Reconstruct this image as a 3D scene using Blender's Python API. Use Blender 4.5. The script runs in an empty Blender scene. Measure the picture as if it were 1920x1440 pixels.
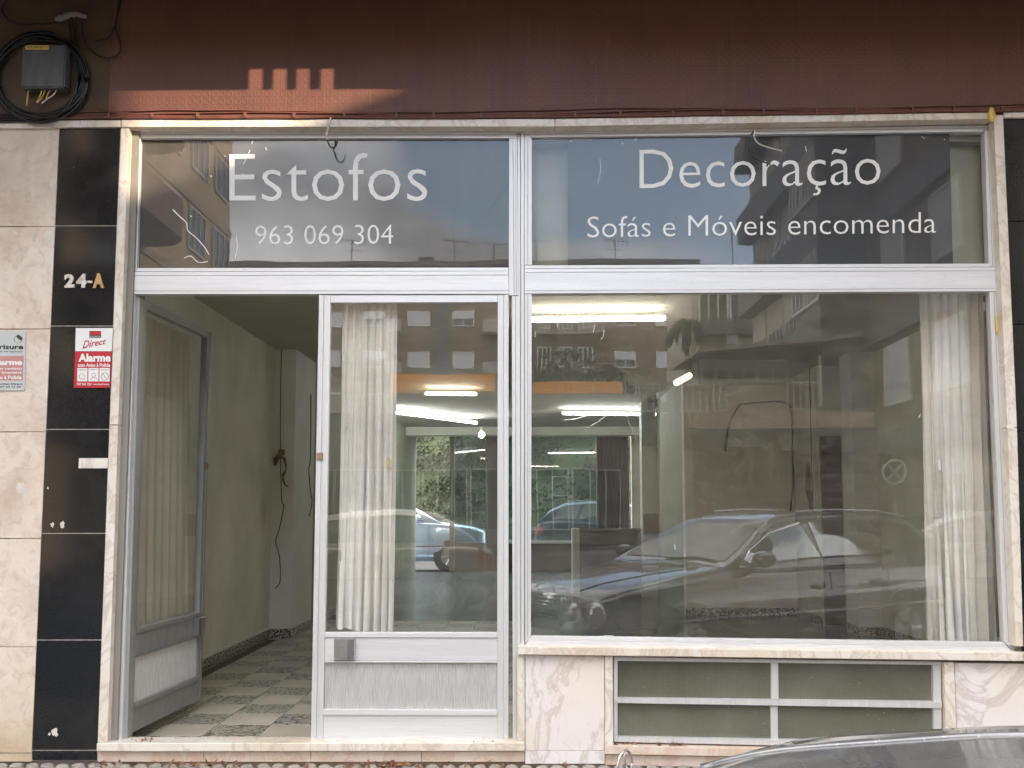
import bpy, bmesh, math, random
import numpy as np
from mathutils import Vector, Matrix
rnd = random.Random(7)
sc = bpy.context.scene
COL = sc.collection
R = math.radians

# ------------------------------------------------------------ camera
F = 1880.0; D = 5.6; H = 1.4; CY = 783.0
pitch = math.atan((960.0 - CY) / F); yaw = R(0.82)
cam = bpy.data.cameras.new('camera'); camo = bpy.data.objects.new('camera', cam); COL.objects.link(camo)
cam.sensor_fit = 'HORIZONTAL'; cam.sensor_width = 36.0; cam.lens = F / 1920 * 36
cam.shift_y = (CY - 720) / 1920.0
cam.clip_start = 0.05; cam.clip_end = 2000
camo.location = (0, -D, H)
camo.rotation_euler = (R(90) + pitch, 0, yaw)
sc.camera = camo
CAMROT = camo.rotation_euler.to_matrix()

# ------------------------------------------------------------ light
SUN_DIR = Vector((0.75, -0.60, 0.30)).normalized()
w = bpy.data.worlds.new('World'); sc.world = w; w.use_nodes = True
nt = w.node_tree; nt.nodes.clear()
N = nt.nodes.new; L = nt.links.new
out = N('ShaderNodeOutputWorld'); bg = N('ShaderNodeBackground'); bg.inputs[1].default_value = 0.15
sky = N('ShaderNodeTexSky'); sky.sky_type = 'NISHITA'; sky.sun_disc = False
sky.sun_elevation = math.asin(SUN_DIR.z); sky.sun_rotation = math.atan2(SUN_DIR.x, SUN_DIR.y)
sky.dust_density = 0.6; sky.air_density = 1.0; sky.ozone_density = 2.0
tc = N('ShaderNodeTexCoord'); mp = N('ShaderNodeMapping'); mp.inputs['Scale'].default_value = (1.0, 1.0, 1.9)
mp.inputs['Location'].default_value = (0.35, 0.2, 0.55)
no = N('ShaderNodeTexNoise'); no.inputs['Scale'].default_value = 2.6; no.inputs['Detail'].default_value = 9; no.inputs['Roughness'].default_value = 0.52
no.inputs['Distortion'].default_value = 0.25
rp = N('ShaderNodeValToRGB'); rp.color_ramp.elements[0].position = 0.40; rp.color_ramp.elements[1].position = 0.56
no2 = N('ShaderNodeTexNoise'); no2.inputs['Scale'].default_value = 3.2; no2.inputs['Detail'].default_value = 6
cc = N('ShaderNodeMix'); cc.data_type = 'RGBA'
cc.inputs[6].default_value = (3.2, 3.2, 3.3, 1); cc.inputs[7].default_value = (11.2, 11.1, 11.2, 1)
mx = N('ShaderNodeMix'); mx.data_type = 'RGBA'
L(tc.outputs['Generated'], mp.inputs[0]); L(mp.outputs[0], no.inputs[0]); L(mp.outputs[0], no2.inputs[0])
rp.color_ramp.elements[0].color = (0.16, 0.16, 0.16, 1); rp2 = N('ShaderNodeValToRGB'); rp2.color_ramp.elements[0].position = 0.38; rp2.color_ramp.elements[1].position = 0.64; L(no2.outputs[0], rp2.inputs[0]); L(rp2.outputs[0], cc.inputs[0])
sepn = N('ShaderNodeSeparateXYZ'); L(tc.outputs['Generated'], sepn.inputs[0])
bia = N('ShaderNodeMath'); bia.operation = 'MULTIPLY_ADD'; bia.inputs[1].default_value = -0.30; bia.inputs[2].default_value = 0.0; L(sepn.outputs[0], bia.inputs[0])
cla = N('ShaderNodeClamp'); cla.inputs[1].default_value = -0.10; cla.inputs[2].default_value = 0.12; L(bia.outputs[0], cla.inputs[0])
zb = N('ShaderNodeMath'); zb.operation = 'MULTIPLY_ADD'; zb.inputs[1].default_value = 0.10; L(sepn.outputs[2], zb.inputs[0]); L(cla.outputs[0], zb.inputs[2])
sm = N('ShaderNodeMath'); sm.operation = 'ADD'; L(no.outputs[0], sm.inputs[0]); L(zb.outputs[0], sm.inputs[1]); hd = N('ShaderNodeVectorMath'); hd.operation = 'DOT_PRODUCT'; hd.inputs[1].default_value = Vector((0.15, -0.92, 0.36)).normalized(); L(tc.outputs['Generated'], hd.inputs[0])
hm = N('ShaderNodeMapRange'); hm.interpolation_type = 'SMOOTHSTEP'; hm.inputs[1].default_value = 0.95; hm.inputs[2].default_value = 0.988; hm.inputs[3].default_value = 0.06; hm.inputs[4].default_value = -0.30; L(hd.outputs['Value'], hm.inputs[0])
s2 = N('ShaderNodeMath'); s2.operation = 'ADD'; L(sm.outputs[0], s2.inputs[0]); L(hm.outputs[0], s2.inputs[1]); hz_ = N('ShaderNodeMapRange'); hz_.interpolation_type = 'SMOOTHSTEP'; hz_.inputs[1].default_value = 0.24; hz_.inputs[2].default_value = 0.31; hz_.inputs[3].default_value = 0.24; hz_.inputs[4].default_value = 0.0; L(sepn.outputs[2], hz_.inputs[0])
s3 = N('ShaderNodeMath'); s3.operation = 'ADD'; L(s2.outputs[0], s3.inputs[0]); L(hz_.outputs[0], s3.inputs[1]); L(s3.outputs[0], rp.inputs[0])
L(rp.outputs[0], mx.inputs[0]); L(sky.outputs[0], mx.inputs[6]); L(cc.outputs[2], mx.inputs[7])
L(mx.outputs[2], bg.inputs[0]); L(bg.outputs[0], out.inputs[0])

sun = bpy.data.lights.new('sun', 'SUN'); sun.energy = 2.0; sun.angle = R(0.5); sun.color = (0.88, 0.70, 0.52)
suno = bpy.data.objects.new('sun', sun); COL.objects.link(suno)
suno.rotation_euler = SUN_DIR.to_track_quat('Z', 'Y').to_euler(); suno.location = (6, -10, 20)

sc.view_settings.view_transform = 'Standard'; sc.view_settings.look = 'None'
sc.view_settings.exposure = 2.72; sc.view_settings.gamma = 1.0
sc.view_settings.use_curve_mapping = False
sc.cycles.max_bounces = 8; sc.cycles.transparent_max_bounces = 32
sc.cycles.diffuse_bounces = 5; sc.cycles.glossy_bounces = 5

# ------------------------------------------------------------ projection helpers (measuring the facade)
def ray(px, py):
    d = CAMROT @ Vector(((px - 960) / F, -(py - CY) / F, -1.0))
    return d
def P(px, py, y=0.0):
    d = ray(px, py); t = (y + D) / d.y
    return Vector((0, -D, H)) + d * t
def G(px, py, z=0.0):
    d = ray(px, py); t = (z - H) / d.z
    return Vector((0, -D, H)) + d * t
GY = 0.085   # glass plane
def Rf(px, py, depth):           # the place in the street mirrored in the glass at this depth from the camera
    p = P(px, py, depth - D); return Vector((p.x, 2 * GY - p.y, p.z))

# ------------------------------------------------------------ object helpers
ORG = {}
def props(o, label=None, cat=None, group=None, kind=None):
    if label: o['label'] = label
    if cat: o['category'] = cat
    if group: o['group'] = group
    if kind: o['kind'] = kind
    return o
def thing(name, label, cat, loc=(0, 0, 0), rotz=0.0, group=None):
    o = bpy.data.objects.new(name, None); COL.objects.link(o)
    o.location = loc; o.rotation_euler = (0, 0, rotz); o.empty_display_size = 0.1
    ORG[o.name] = Vector(loc) if rotz == 0 else None
    return props(o, label, cat, group)
def finish(bm, name, mats, parent=None, smooth=False, world=True):
    """link the bmesh as one object; when world=True its coordinates are world ones, moved into the parent's space"""
    bmesh.ops.recalc_face_normals(bm, faces=bm.faces)
    me = bpy.data.meshes.new(name); bm.to_mesh(me); bm.free()
    if not isinstance(mats, (list, tuple)): mats = [mats]
    for m in mats: me.materials.append(m)
    o = bpy.data.objects.new(name, me); COL.objects.link(o)
    if parent is not None: o.parent = parent
    if world:
        org = ORG.get(parent.name) if parent is not None else None
        c = sum((v.co for v in me.vertices), Vector()) / max(1, len(me.vertices))
        me.transform(Matrix.Translation(-c)); o.location = c - (org or Vector())
        ORG[o.name] = c
    else:
        ORG[o.name] = Vector()
    if smooth:
        for p in me.polygons: p.use_smooth = True
    return o
def struct(bm, name, mats, parent=None, smooth=False):
    o = finish(bm, name, mats, parent, smooth)
    if parent is None: o['kind'] = 'structure'
    return o
def hexa(bm, q, y0, y1):
    """q: four world points tl,tr,br,bl ; prism between y0 and y1"""
    a = [bm.verts.new((p.x, y0, p.z)) for p in q]; b = [bm.verts.new((p.x, y1, p.z)) for p in q]
    fs = [bm.faces.new(a), bm.faces.new(b[::-1])]
    for i in range(4):
        fs.append(bm.faces.new((a[i], b[i], b[(i + 1) % 4], a[(i + 1) % 4])))
    return fs
def quad(pts, y):
    return [P(x, yy, y) for (x, yy) in pts]
def slab(name, pts, y0, y1, mat, parent, bev=0.0015):
    bm = bmesh.new(); hexa(bm, quad(pts, y0), y0, y1)
    if bev: bmesh.ops.bevel(bm, geom=list(bm.edges), offset=bev, segments=1, affect='EDGES', clamp_overlap=True)
    return finish(bm, name, mat, parent)
def bx(bm, x0, x1, y0, y1, z0, z1, mi=0):
    vs = [bm.verts.new(c) for c in ((x0, y0, z0), (x1, y0, z0), (x1, y1, z0), (x0, y1, z0), (x0, y0, z1), (x1, y0, z1), (x1, y1, z1), (x0, y1, z1))]
    for f in ((0, 1, 2, 3), (4, 5, 6, 7), (0, 1, 5, 4), (1, 2, 6, 5), (2, 3, 7, 6), (3, 0, 4, 7)):
        bm.faces.new([vs[i] for i in f]).material_index = mi
def box(name, x0, x1, y0, y1, z0, z1, mat, parent=None, bev=0.0, world=True):
    bm = bmesh.new(); bx(bm, x0, x1, y0, y1, z0, z1)
    if bev: bmesh.ops.bevel(bm, geom=list(bm.edges), offset=bev, segments=2, affect='EDGES', clamp_overlap=True)
    return finish(bm, name, mat, parent, world=world)
def smooth_path(pts, n=6):
    pts = [Vector(p) for p in pts]
    if len(pts) < 3: return pts
    o = []
    for i in range(len(pts) - 1):
        p0 = pts[max(i - 1, 0)]; p1 = pts[i]; p2 = pts[i + 1]; p3 = pts[min(i + 2, len(pts) - 1)]
        for k in range(n):
            t = k / n
            o.append(0.5 * ((2 * p1) + (p2 - p0) * t + (2 * p0 - 5 * p1 + 4 * p2 - p3) * t * t + (3 * p1 - p0 - 3 * p2 + p3) * t ** 3))
    o.append(pts[-1]); return o
def tube(bm, pts, r, n=6, taper=None):
    rings = []; m = len(pts); prev = None
    for i, p in enumerate(pts):
        d = (pts[min(i + 1, m - 1)] - pts[max(i - 1, 0)])
        if d.length < 1e-9: d = Vector((0, 0, 1))
        d.normalize()
        if prev is None:
            u = d.orthogonal().normalized()
        else:
            u = prev - d * prev.dot(d)
            u = u.normalized() if u.length > 1e-6 else d.orthogonal().normalized()
        prev = u; v = d.cross(u)
        rr = r if taper is None else r * (1 + (taper - 1) * i / (m - 1))
        rings.append([bm.verts.new(p + (u * math.cos(2 * math.pi * k / n) + v * math.sin(2 * math.pi * k / n)) * rr) for k in range(n)])
    for a, b in zip(rings, rings[1:]):
        for k in range(n):
            bm.faces.new((a[k], a[(k + 1) % n], b[(k + 1) % n], b[k]))
    bm.faces.new(rings[0][::-1]); bm.faces.new(rings[-1])
def cable(name, pts, r, mat, parent=None, n=6, sm=6, world=True):
    bm = bmesh.new(); tube(bm, smooth_path(pts, sm), r, n)
    return finish(bm, name, mat, parent, smooth=True, world=world)
def copy_tree(o, parent=None, loc=None, rotz=None):
    c = o.copy(); COL.objects.link(c); c.parent = parent
    if loc is not None: c.location = loc
    if rotz is not None: c.rotation_euler = (0, 0, rotz)
    for ch in list(o.children): copy_tree(ch, c)
    return c

# ------------------------------------------------------------ materials
def newmat(name):
    m = bpy.data.materials.new(name); m.use_nodes = True
    t = m.node_tree; b = t.nodes['Principled BSDF']
    return m, t, b
def coords(t, scale=(1, 1, 1), rand=True, world=False):
    if world:
        g = t.nodes.new('ShaderNodeNewGeometry'); src = g.outputs['Position']
    else:
        g = t.nodes.new('ShaderNodeTexCoord'); src = g.outputs['Object']
    m = t.nodes.new('ShaderNodeMapping'); m.inputs['Scale'].default_value = scale
    t.links.new(src, m.inputs[0])
    if rand and not world:
        oi = t.nodes.new('ShaderNodeObjectInfo'); mu = t.nodes.new('ShaderNodeMath'); mu.operation = 'MULTIPLY'; mu.inputs[1].default_value = 37.0
        t.links.new(oi.outputs['Random'], mu.inputs[0])
        cb = t.nodes.new('ShaderNodeCombineXYZ')
        for i in range(3): t.links.new(mu.outputs[0], cb.inputs[i])
        t.links.new(cb.outputs[0], m.inputs['Location'])
    return m.outputs[0]
def noise(t, vec, scale, detail=5, rough=0.55, dist=0.0):
    n = t.nodes.new('ShaderNodeTexNoise'); n.inputs['Scale'].default_value = scale; n.inputs['Detail'].default_value = detail
    n.inputs['Roughness'].default_value = rough; n.inputs['Distortion'].default_value = dist
    t.links.new(vec, n.inputs['Vector']); return n.outputs[0]
def ramp(t, fac, stops):
    r = t.nodes.new('ShaderNodeValToRGB'); e = r.color_ramp.elements
    while len(e) < len(stops): e.new(0.5)
    for k, (p, c) in enumerate(stops):
        e[k].position = p; e[k].color = (*c, 1) if len(c) == 3 else c
    t.links.new(fac, r.inputs[0]); return r.outputs[0]
def mixc(t, fac, a, b, mode='MIX'):
    m = t.nodes.new('ShaderNodeMix'); m.data_type = 'RGBA'; m.blend_type = mode
    for v, i in ((fac, 0), (a, 6), (b, 7)):
        if isinstance(v, (int, float)): m.inputs[i].default_value = v
        elif isinstance(v, tuple): m.inputs[i].default_value = (*v, 1)
        else: t.links.new(v, m.inputs[i])
    return m.outputs[2]
def math_(t, op, a, b=None, c=None):
    m = t.nodes.new('ShaderNodeMath'); m.operation = op
    for v, i in ((a, 0), (b, 1), (c, 2)):
        if v is None: continue
        if isinstance(v, (int, float)): m.inputs[i].default_value = v
        else: t.links.new(v, m.inputs[i])
    return m.outputs[0]
def bump(t, b, h, dist=0.002, strength=1.0):
    n = t.nodes.new('ShaderNodeBump'); n.inputs['Strength'].default_value = strength; n.inputs['Distance'].default_value = dist
    t.links.new(h, n.inputs['Height']); t.links.new(n.outputs[0], b.inputs['Normal'])
def simple(name, col, rough=0.5, metal=0.0, var=0.15, scale=8.0, bmp=0.0, bscale=60.0, spec=0.5, coat=0.0, stretch=(1, 1, 1), detail=5):
    m, t, b = newmat(name)
    v = coords(t, stretch)
    n = noise(t, v, scale, detail)
    lo = tuple(max(0, c * (1 - var)) for c in col); hi = tuple(min(1, c * (1 + var)) for c in col)
    t.links.new(ramp(t, n, [(0.3, lo), (0.7, hi)]), b.inputs['Base Color'])
    b.inputs['Metallic'].default_value = metal
    rr = math_(t, 'MULTIPLY_ADD', n, 0.3 * rough, rough * 0.85); t.links.new(rr, b.inputs['Roughness'])
    b.inputs['Specular IOR Level'].default_value = spec; b.inputs['Coat Weight'].default_value = coat
    b.inputs['Coat Roughness'].default_value = 0.05
    if bmp: bump(t, b, noise(t, v, bscale, 4), bmp)
    return m
MT = {}
# beige weathered stone panels
m, t, b = newmat('beige_stone'); v = coords(t)
n1 = noise(t, v, 2.2, 8, 0.62, 0.6); n2 = noise(t, v, 9, 8, 0.7, 1.2); n3 = noise(t, v, 30, 6, 0.7)
c = ramp(t, n1, [(0.3, (0.50, 0.39, 0.30)), (0.5, (0.66, 0.56, 0.47)), (0.7, (0.74, 0.67, 0.60))])
c = mixc(t, ramp(t, n2, [(0.50, (0, 0, 0)), (0.80, (.9, .9, .9))]), c, (0.40, 0.30, 0.22))
c = mixc(t, ramp(t, n3, [(0.58, (0, 0, 0)), (0.70, (.5, .5, .5))]), c, (0.78, 0.70, 0.62))
gg = t.nodes.new('ShaderNodeNewGeometry'); sx = t.nodes.new('ShaderNodeSeparateXYZ'); t.links.new(gg.outputs['Position'], sx.inputs[0])
n4 = noise(t, gg.outputs['Position'], 3.0, 6, 0.7)
low = ramp(t, math_(t, 'ADD', sx.outputs[2], math_(t, 'MULTIPLY', n4, 0.9)), [(0.55, (.55, .55, .55)), (0.95, (0, 0, 0))])
c = mixc(t, low, c, (0.44, 0.33, 0.17))
t.links.new(c, b.inputs['Base Color']); b.inputs['Roughness'].default_value = 0.62
bump(t, b, n2, 0.0025, 0.6); MT['beige'] = m
# white / pink veined marble
def marble(name, a, vein, tint, sc_=3.0, rough=0.35):
    m, t, b = newmat(name); v = coords(t, (1, 1, 0.6))
    n1 = noise(t, v, sc_, 8, 0.6, 1.6); n2 = noise(t, v, sc_ * 0.7, 4, 0.5, 0.4); n3 = noise(t, v, sc_ * 6, 6, 0.7, 1.0)
    d = math_(t, 'ABSOLUTE', math_(t, 'SUBTRACT', n1, 0.5))
    vm = ramp(t, d, [(0.0, (.60, .60, .60)), (0.05, (0, 0, 0))])
    c = mixc(t, ramp(t, n2, [(0.4, (0, 0, 0)), (0.65, (1, 1, 1))]), a, tint)
    c = mixc(t, vm, c, vein)
    c = mixc(t, ramp(t, n3, [(0.56, (0, 0, 0)), (0.72, (.45, .45, .45))]), c, vein)
    t.links.new(c, b.inputs['Base Color']); b.inputs['Roughness'].default_value = rough
    bump(t, b, n3, 0.0008, 0.4); return m
MT['marble'] = marble('white_marble', (0.74, 0.71, 0.69), (0.47, 0.39, 0.35), (0.72, 0.64, 0.57), 2.6)
MT['marble_trim'] = marble('trim_marble', (0.71, 0.67, 0.61), (0.48, 0.38, 0.30), (0.66, 0.57, 0.46), 5.0)
MT['marble_pink'] = marble('pinkish_marble', (0.70, 0.60, 0.53), (0.58, 0.36, 0.28), (0.60, 0.50, 0.38), 5.0)
# black granite
m, t, b = newmat('black_granite'); v = coords(t)
n1 = noise(t, v, 160, 3, 0.7); n2 = noise(t, v, 3, 6, 0.6, 0.5)
c = ramp(t, n1, [(0.45, (0.008, 0.009, 0.011)), (0.72, (0.028, 0.030, 0.033))])
c = mixc(t, ramp(t, n2, [(0.45, (0, 0, 0)), (0.75, (.25, .25, .25))]), c, (0.05, 0.05, 0.05))
n5 = noise(t, v, 26, 2, 0.4)
c = mixc(t, ramp(t, n5, [(0.80, (0, 0, 0)), (0.83, (.4, .4, .4))]), c, (0.25, 0.24, 0.22))
t.links.new(c, b.inputs['Base Color'])
t.links.new(math_(t, 'MULTIPLY_ADD', n2, 0.12, 0.03), b.inputs['Roughness']); b.inputs['Specular IOR Level'].default_value = 0.4; MT['black'] = m
# anodised aluminium
def alu(name, col, rough, stretch, metal=0.35):
    m, t, b = newmat(name); v = coords(t, stretch)
    n1 = noise(t, v, 3, 6, 0.6); n2 = noise(t, v, 14, 5, 0.7)
    c = ramp(t, n1, [(0.3, tuple(x * 0.86 for x in col)), (0.7, col)])
    c = mixc(t, ramp(t, n2, [(0.52, (0, 0, 0)), (0.72, (.55, .55, .55))]), c, tuple(x * 0.66 for x in col))
    c = mixc(t, ramp(t, noise(t, coords(t, (1, 1, 1)), 45, 3, 0.75), [(0.66, (0, 0, 0)), (0.74, (.5, .5, .5))]), c, (0.30, 0.27, 0.23))
    t.links.new(c, b.inputs['Base Color']); b.inputs['Metallic'].default_value = metal
    t.links.new(math_(t, 'MULTIPLY_ADD', n2, 0.25, rough), b.inputs['Roughness'])
    bump(t, b, n2, 0.0003, 0.3); return m
MT['alu_v'] = alu('aluminium_upright', (0.69, 0.685, 0.68), 0.32, (14, 14, 0.5))
MT['alu_h'] = alu('aluminium_rail', (0.74, 0.74, 0.745), 0.32, (0.5, 14, 14))
MT['alu_dk'] = alu('darker_aluminium', (0.36, 0.36, 0.35), 0.35, (10, 10, 0.6))  # darker copy of the aluminium for the open leaf and inner jamb
MT['groove'] = simple('dark_groove', (0.12, 0.12, 0.125), 0.6)
# corrugated anodised sheet: ribs are geometry
MT['corr'] = simple('ribbed_sheet', (0.60, 0.60, 0.58), 0.4, 0.3, 0.15, 30, stretch=(8, 1, 0.4))
# glass
def glass(name, ior=1.75, dust=0.05, tint=(1, 1, 1), streak=(3, 3, 0.6), wave=0.0, dustcol=(0.6, 0.58, 0.52)):
    m, t, b = newmat(name); t.nodes.remove(b)
    o = t.nodes['Material Output']
    tr = t.nodes.new('ShaderNodeBsdfTransparent'); tr.inputs[0].default_value = (*tint, 1)
    gl = t.nodes.new('ShaderNodeBsdfGlossy'); gl.inputs['Roughness'].default_value = 0.0
    gl.inputs['Color'].default_value = (1, 1, 1, 1)
    fr = t.nodes.new('ShaderNodeFresnel'); fr.inputs[0].default_value = ior
    g = t.nodes.new('ShaderNodeNewGeometry')
    if wave:
        nn = t.nodes.new('ShaderNodeBump'); nn.inputs['Distance'].default_value = wave; nn.inputs['Strength'].default_value = 1
        vv = coords(t, (1, 1, 1), rand=True); t.links.new(noise(t, vv, 2.0, 1, 0.4), nn.inputs['Height'])
        t.links.new(nn.outputs[0], gl.inputs['Normal'])
    front = math_(t, 'SUBTRACT', 1.0, g.outputs['Backfacing'])
    fac = math_(t, 'MULTIPLY', fr.outputs[0], front)
    mx = t.nodes.new('ShaderNodeMixShader'); t.links.new(fac, mx.inputs[0]); t.links.new(tr.outputs[0], mx.inputs[1]); t.links.new(gl.outputs[0], mx.inputs[2])
    df = t.nodes.new('ShaderNodeBsdfDiffuse'); df.inputs[0].default_value = (*dustcol, 1)
    v = coords(t, streak); v2 = coords(t, (1, 1, 1))
    n1 = noise(t, v, 4, 6, 0.65, 0.3); n2 = noise(t, v2, 260, 2, 0.6); n3 = noise(t, v2, 1.6, 4, 0.6)
    n9 = noise(t, coords(t, (1.2, 1, 2.4)), 2.2, 8, 0.75, 2.2)
    s = math_(t, 'MULTIPLY', math_(t, 'MULTIPLY_ADD', n1, 1.0, n3), 0.6)
    s = math_(t, 'ADD', s, ramp(t, n9, [(0.42, (0, 0, 0)), (0.68, (1.3, 1.3, 1.3))]))
    sp = ramp(t, n2, [(0.72, (0, 0, 0)), (0.8, (.5, .5, .5))])
    d = math_(t, 'MULTIPLY', math_(t, 'ADD', s, sp), dust)
    d = math_(t, 'MULTIPLY', d, front)
    m2 = t.nodes.new('ShaderNodeMixShader'); t.links.new(d, m2.inputs[0]); t.links.new(mx.outputs[0], m2.inputs[1]); t.links.new(df.outputs[0], m2.inputs[2])
    t.links.new(m2.outputs[0], o.inputs[0]); return m
MT['glass'] = glass('dusty_shop_glass', 1.98, 0.046, wave=0.0006)
MT['glass_top'] = glass('transom_glass', 1.50, 0.022, wave=0.0006)
MT['glass_back'] = glass('blue_green_glass', 1.5, 0.16, tint=(0.56, 0.66, 0.68), dustcol=(0.36, 0.46, 0.50))
MT['film'] = simple('dark_window_film', (0.040, 0.036, 0.030), 0.7, 0, 0.2, 2.5, stretch=(6, 1, 0.5))
MT['film_blue'] = simple('dark_blue_film', (0.026, 0.030, 0.034), 0.7, 0, 0.2, 2.5, stretch=(6, 1, 0.5))
MT['vinyl'] = simple('white_vinyl', (0.80, 0.80, 0.78), 0.5, 0, 0.04, 3)
# brown painted fascia with embossed rings
m, t, b = newmat('brown_fascia'); g = t.nodes.new('ShaderNodeNewGeometry'); s = t.nodes.new('ShaderNodeSeparateXYZ'); t.links.new(g.outputs['Position'], s.inputs[0])
pit = 0.0446
fx = math_(t, 'SUBTRACT', math_(t, 'FRACT', math_(t, 'DIVIDE', s.outputs[0], pit)), 0.5)
fz = math_(t, 'SUBTRACT', math_(t, 'FRACT', math_(t, 'DIVIDE', s.outputs[2], pit)), 0.5)
dd = math_(t, 'SQRT', math_(t, 'ADD', math_(t, 'POWER', fx, 2), math_(t, 'POWER', fz, 2)))
ring = math_(t, 'SUBTRACT', 0.10, math_(t, 'ABSOLUTE', math_(t, 'SUBTRACT', dd, 0.36)))
ring = math_(t, 'MAXIMUM', ring, 0.0)
n1 = noise(t, g.outputs['Position'], 1.3, 6, 0.6); n2 = noise(t, g.outputs['Position'], 22, 6, 0.7)
c = ramp(t, n1, [(0.3, (0.108, 0.043, 0.030)), (0.7, (0.160, 0.067, 0.046))])
stk = noise(t, coords(t, (9, 1, 0.7), world=True), 1.4, 7, 0.7)
c = mixc(t, ramp(t, stk, [(0.50, (0, 0, 0)), (0.72, (.55, .55, .55))]), c, (0.085, 0.04, 0.03))
c = mixc(t, ramp(t, noise(t, coords(t, (16, 1, 1.1), world=True), 1.9, 6, 0.65), [(0.58, (0, 0, 0)), (0.75, (.35, .35, .35))]), c, (0.22, 0.12, 0.09))
c = mixc(t, ramp(t, n2, [(0.6, (0, 0, 0)), (0.75, (.3, .3, .3))]), c, (0.10, 0.036, 0.025))
t.links.new(c, b.inputs['Base Color']); b.inputs['Roughness'].default_value = 0.55
h = math_(t, 'ADD', math_(t, 'MULTIPLY', ring, 10.0), math_(t, 'MULTIPLY', n2, 0.25)); bump(t, b, h, 0.0016, 0.6); MT['fascia'] = m
MT['olive'] = simple('olive_brown_paint', (0.085, 0.052, 0.026), 0.7, 0, 0.3, 5, 0.002, 40)
MT['brown_cable'] = simple('painted_brown_cable', (0.15, 0.055, 0.04), 0.5, 0, 0.2, 20)
MT['black_cable'] = simple('black_cable', (0.012, 0.012, 0.012), 0.35, 0, 0.2, 10)
MT['white_cable'] = simple('white_cable', (0.62, 0.58, 0.50), 0.5, 0, 0.15, 10)
MT['repair'] = simple('repair_mortar', (0.60, 0.56, 0.50), 0.8, 0, 0.1, 20)
MT['ridge'] = simple('shaded_profile_groove', (0.34, 0.34, 0.35), 0.5)
MT['yellow'] = simple('yellow_sheath', (0.62, 0.45, 0.10), 0.5, 0, 0.15, 30)
MT['greybox'] = simple('grey_plastic_box', (0.075, 0.08, 0.085), 0.45, 0, 0.3, 8, 0.0005, 60, stretch=(3, 3, 0.6))
MT['steel'] = simple('steel', (0.50, 0.48, 0.47), 0.3, 0.9, 0.15, 15)
MT['rust'] = simple('aged_metal', (0.28, 0.20, 0.14), 0.55, 0.5, 0.3, 30)
MT['brass'] = simple('brassy_letter', (0.50, 0.30, 0.14), 0.4, 0.5, 0.3, 30)
MT['silver'] = simple('silver_letter', (0.62, 0.58, 0.54), 0.35, 0.5, 0.2, 30)
MT['red'] = simple('sticker_red', (0.46, 0.016, 0.030), 0.4, 0, 0.06, 4)
MT['pinkred'] = simple('faded_red', (0.48, 0.22, 0.20), 0.5, 0, 0.06, 4)
MT['white'] = simple('white_print', (0.74, 0.74, 0.72), 0.45, 0, 0.05, 4)
MT['greyprint'] = simple('pale_grey_plate', (0.52, 0.54, 0.53), 0.4, 0, 0.05, 4)
MT['ink'] = simple('dark_ink', (0.03, 0.03, 0.035), 0.5, 0, 0.1, 4)
MT['orange'] = simple('orange_sign', (0.65, 0.20, 0.03), 0.5, 0, 0.1, 3)
MT['wall_in'] = simple('cream_interior_paint', (0.79, 0.77, 0.68), 0.75, 0, 0.16, 1.6, 0.0015, 18, detail=9)
MT['wall_pale'] = simple('pale_interior_paint', (0.78, 0.77, 0.73), 0.75, 0, 0.08, 2.0, 0.001, 25)
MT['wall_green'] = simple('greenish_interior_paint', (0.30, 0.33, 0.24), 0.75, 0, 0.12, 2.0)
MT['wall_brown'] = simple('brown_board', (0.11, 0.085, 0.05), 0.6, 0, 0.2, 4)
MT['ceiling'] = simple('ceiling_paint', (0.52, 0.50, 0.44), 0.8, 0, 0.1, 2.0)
# terrazzo
def terrazzo(name, chip, base, scale=70, thr=0.55):
    m, t, b = newmat(name); v = coords(t)
    vo = t.nodes.new('ShaderNodeTexNoise'); vo.inputs['Scale'].default_value = scale; vo.inputs['Detail'].default_value = 2; t.links.new(v, vo.inputs['Vector'])
    c = mixc(t, ramp(t, vo.outputs[0], [(thr - 0.03, (0, 0, 0)), (thr + 0.02, (1, 1, 1))]), chip, base)
    c = mixc(t, ramp(t, noise(t, v, 3, 5), [(0.4, (0, 0, 0)), (0.8, (.4, .4, .4))]), c, (0.22, 0.18, 0.12))
    t.links.new(c, b.inputs['Base Color']); b.inputs['Roughness'].default_value = 0.35; return m
MT['terr'] = terrazzo('black_white_terrazzo', (0.03, 0.03, 0.03), (0.55, 0.52, 0.44), 45, 0.50)
MT['tile_dark'] = terrazzo('green_black_chip_tile', (0.055, 0.065, 0.058), (0.48, 0.45, 0.37), 38, 0.47)
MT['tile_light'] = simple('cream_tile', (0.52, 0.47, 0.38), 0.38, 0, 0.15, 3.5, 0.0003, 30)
MT['floor_far'] = simple('worn_polished_floor', (0.17, 0.18, 0.18), 0.22, 0, 0.3, 2.2, stretch=(0.6, 5, 1))
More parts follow.
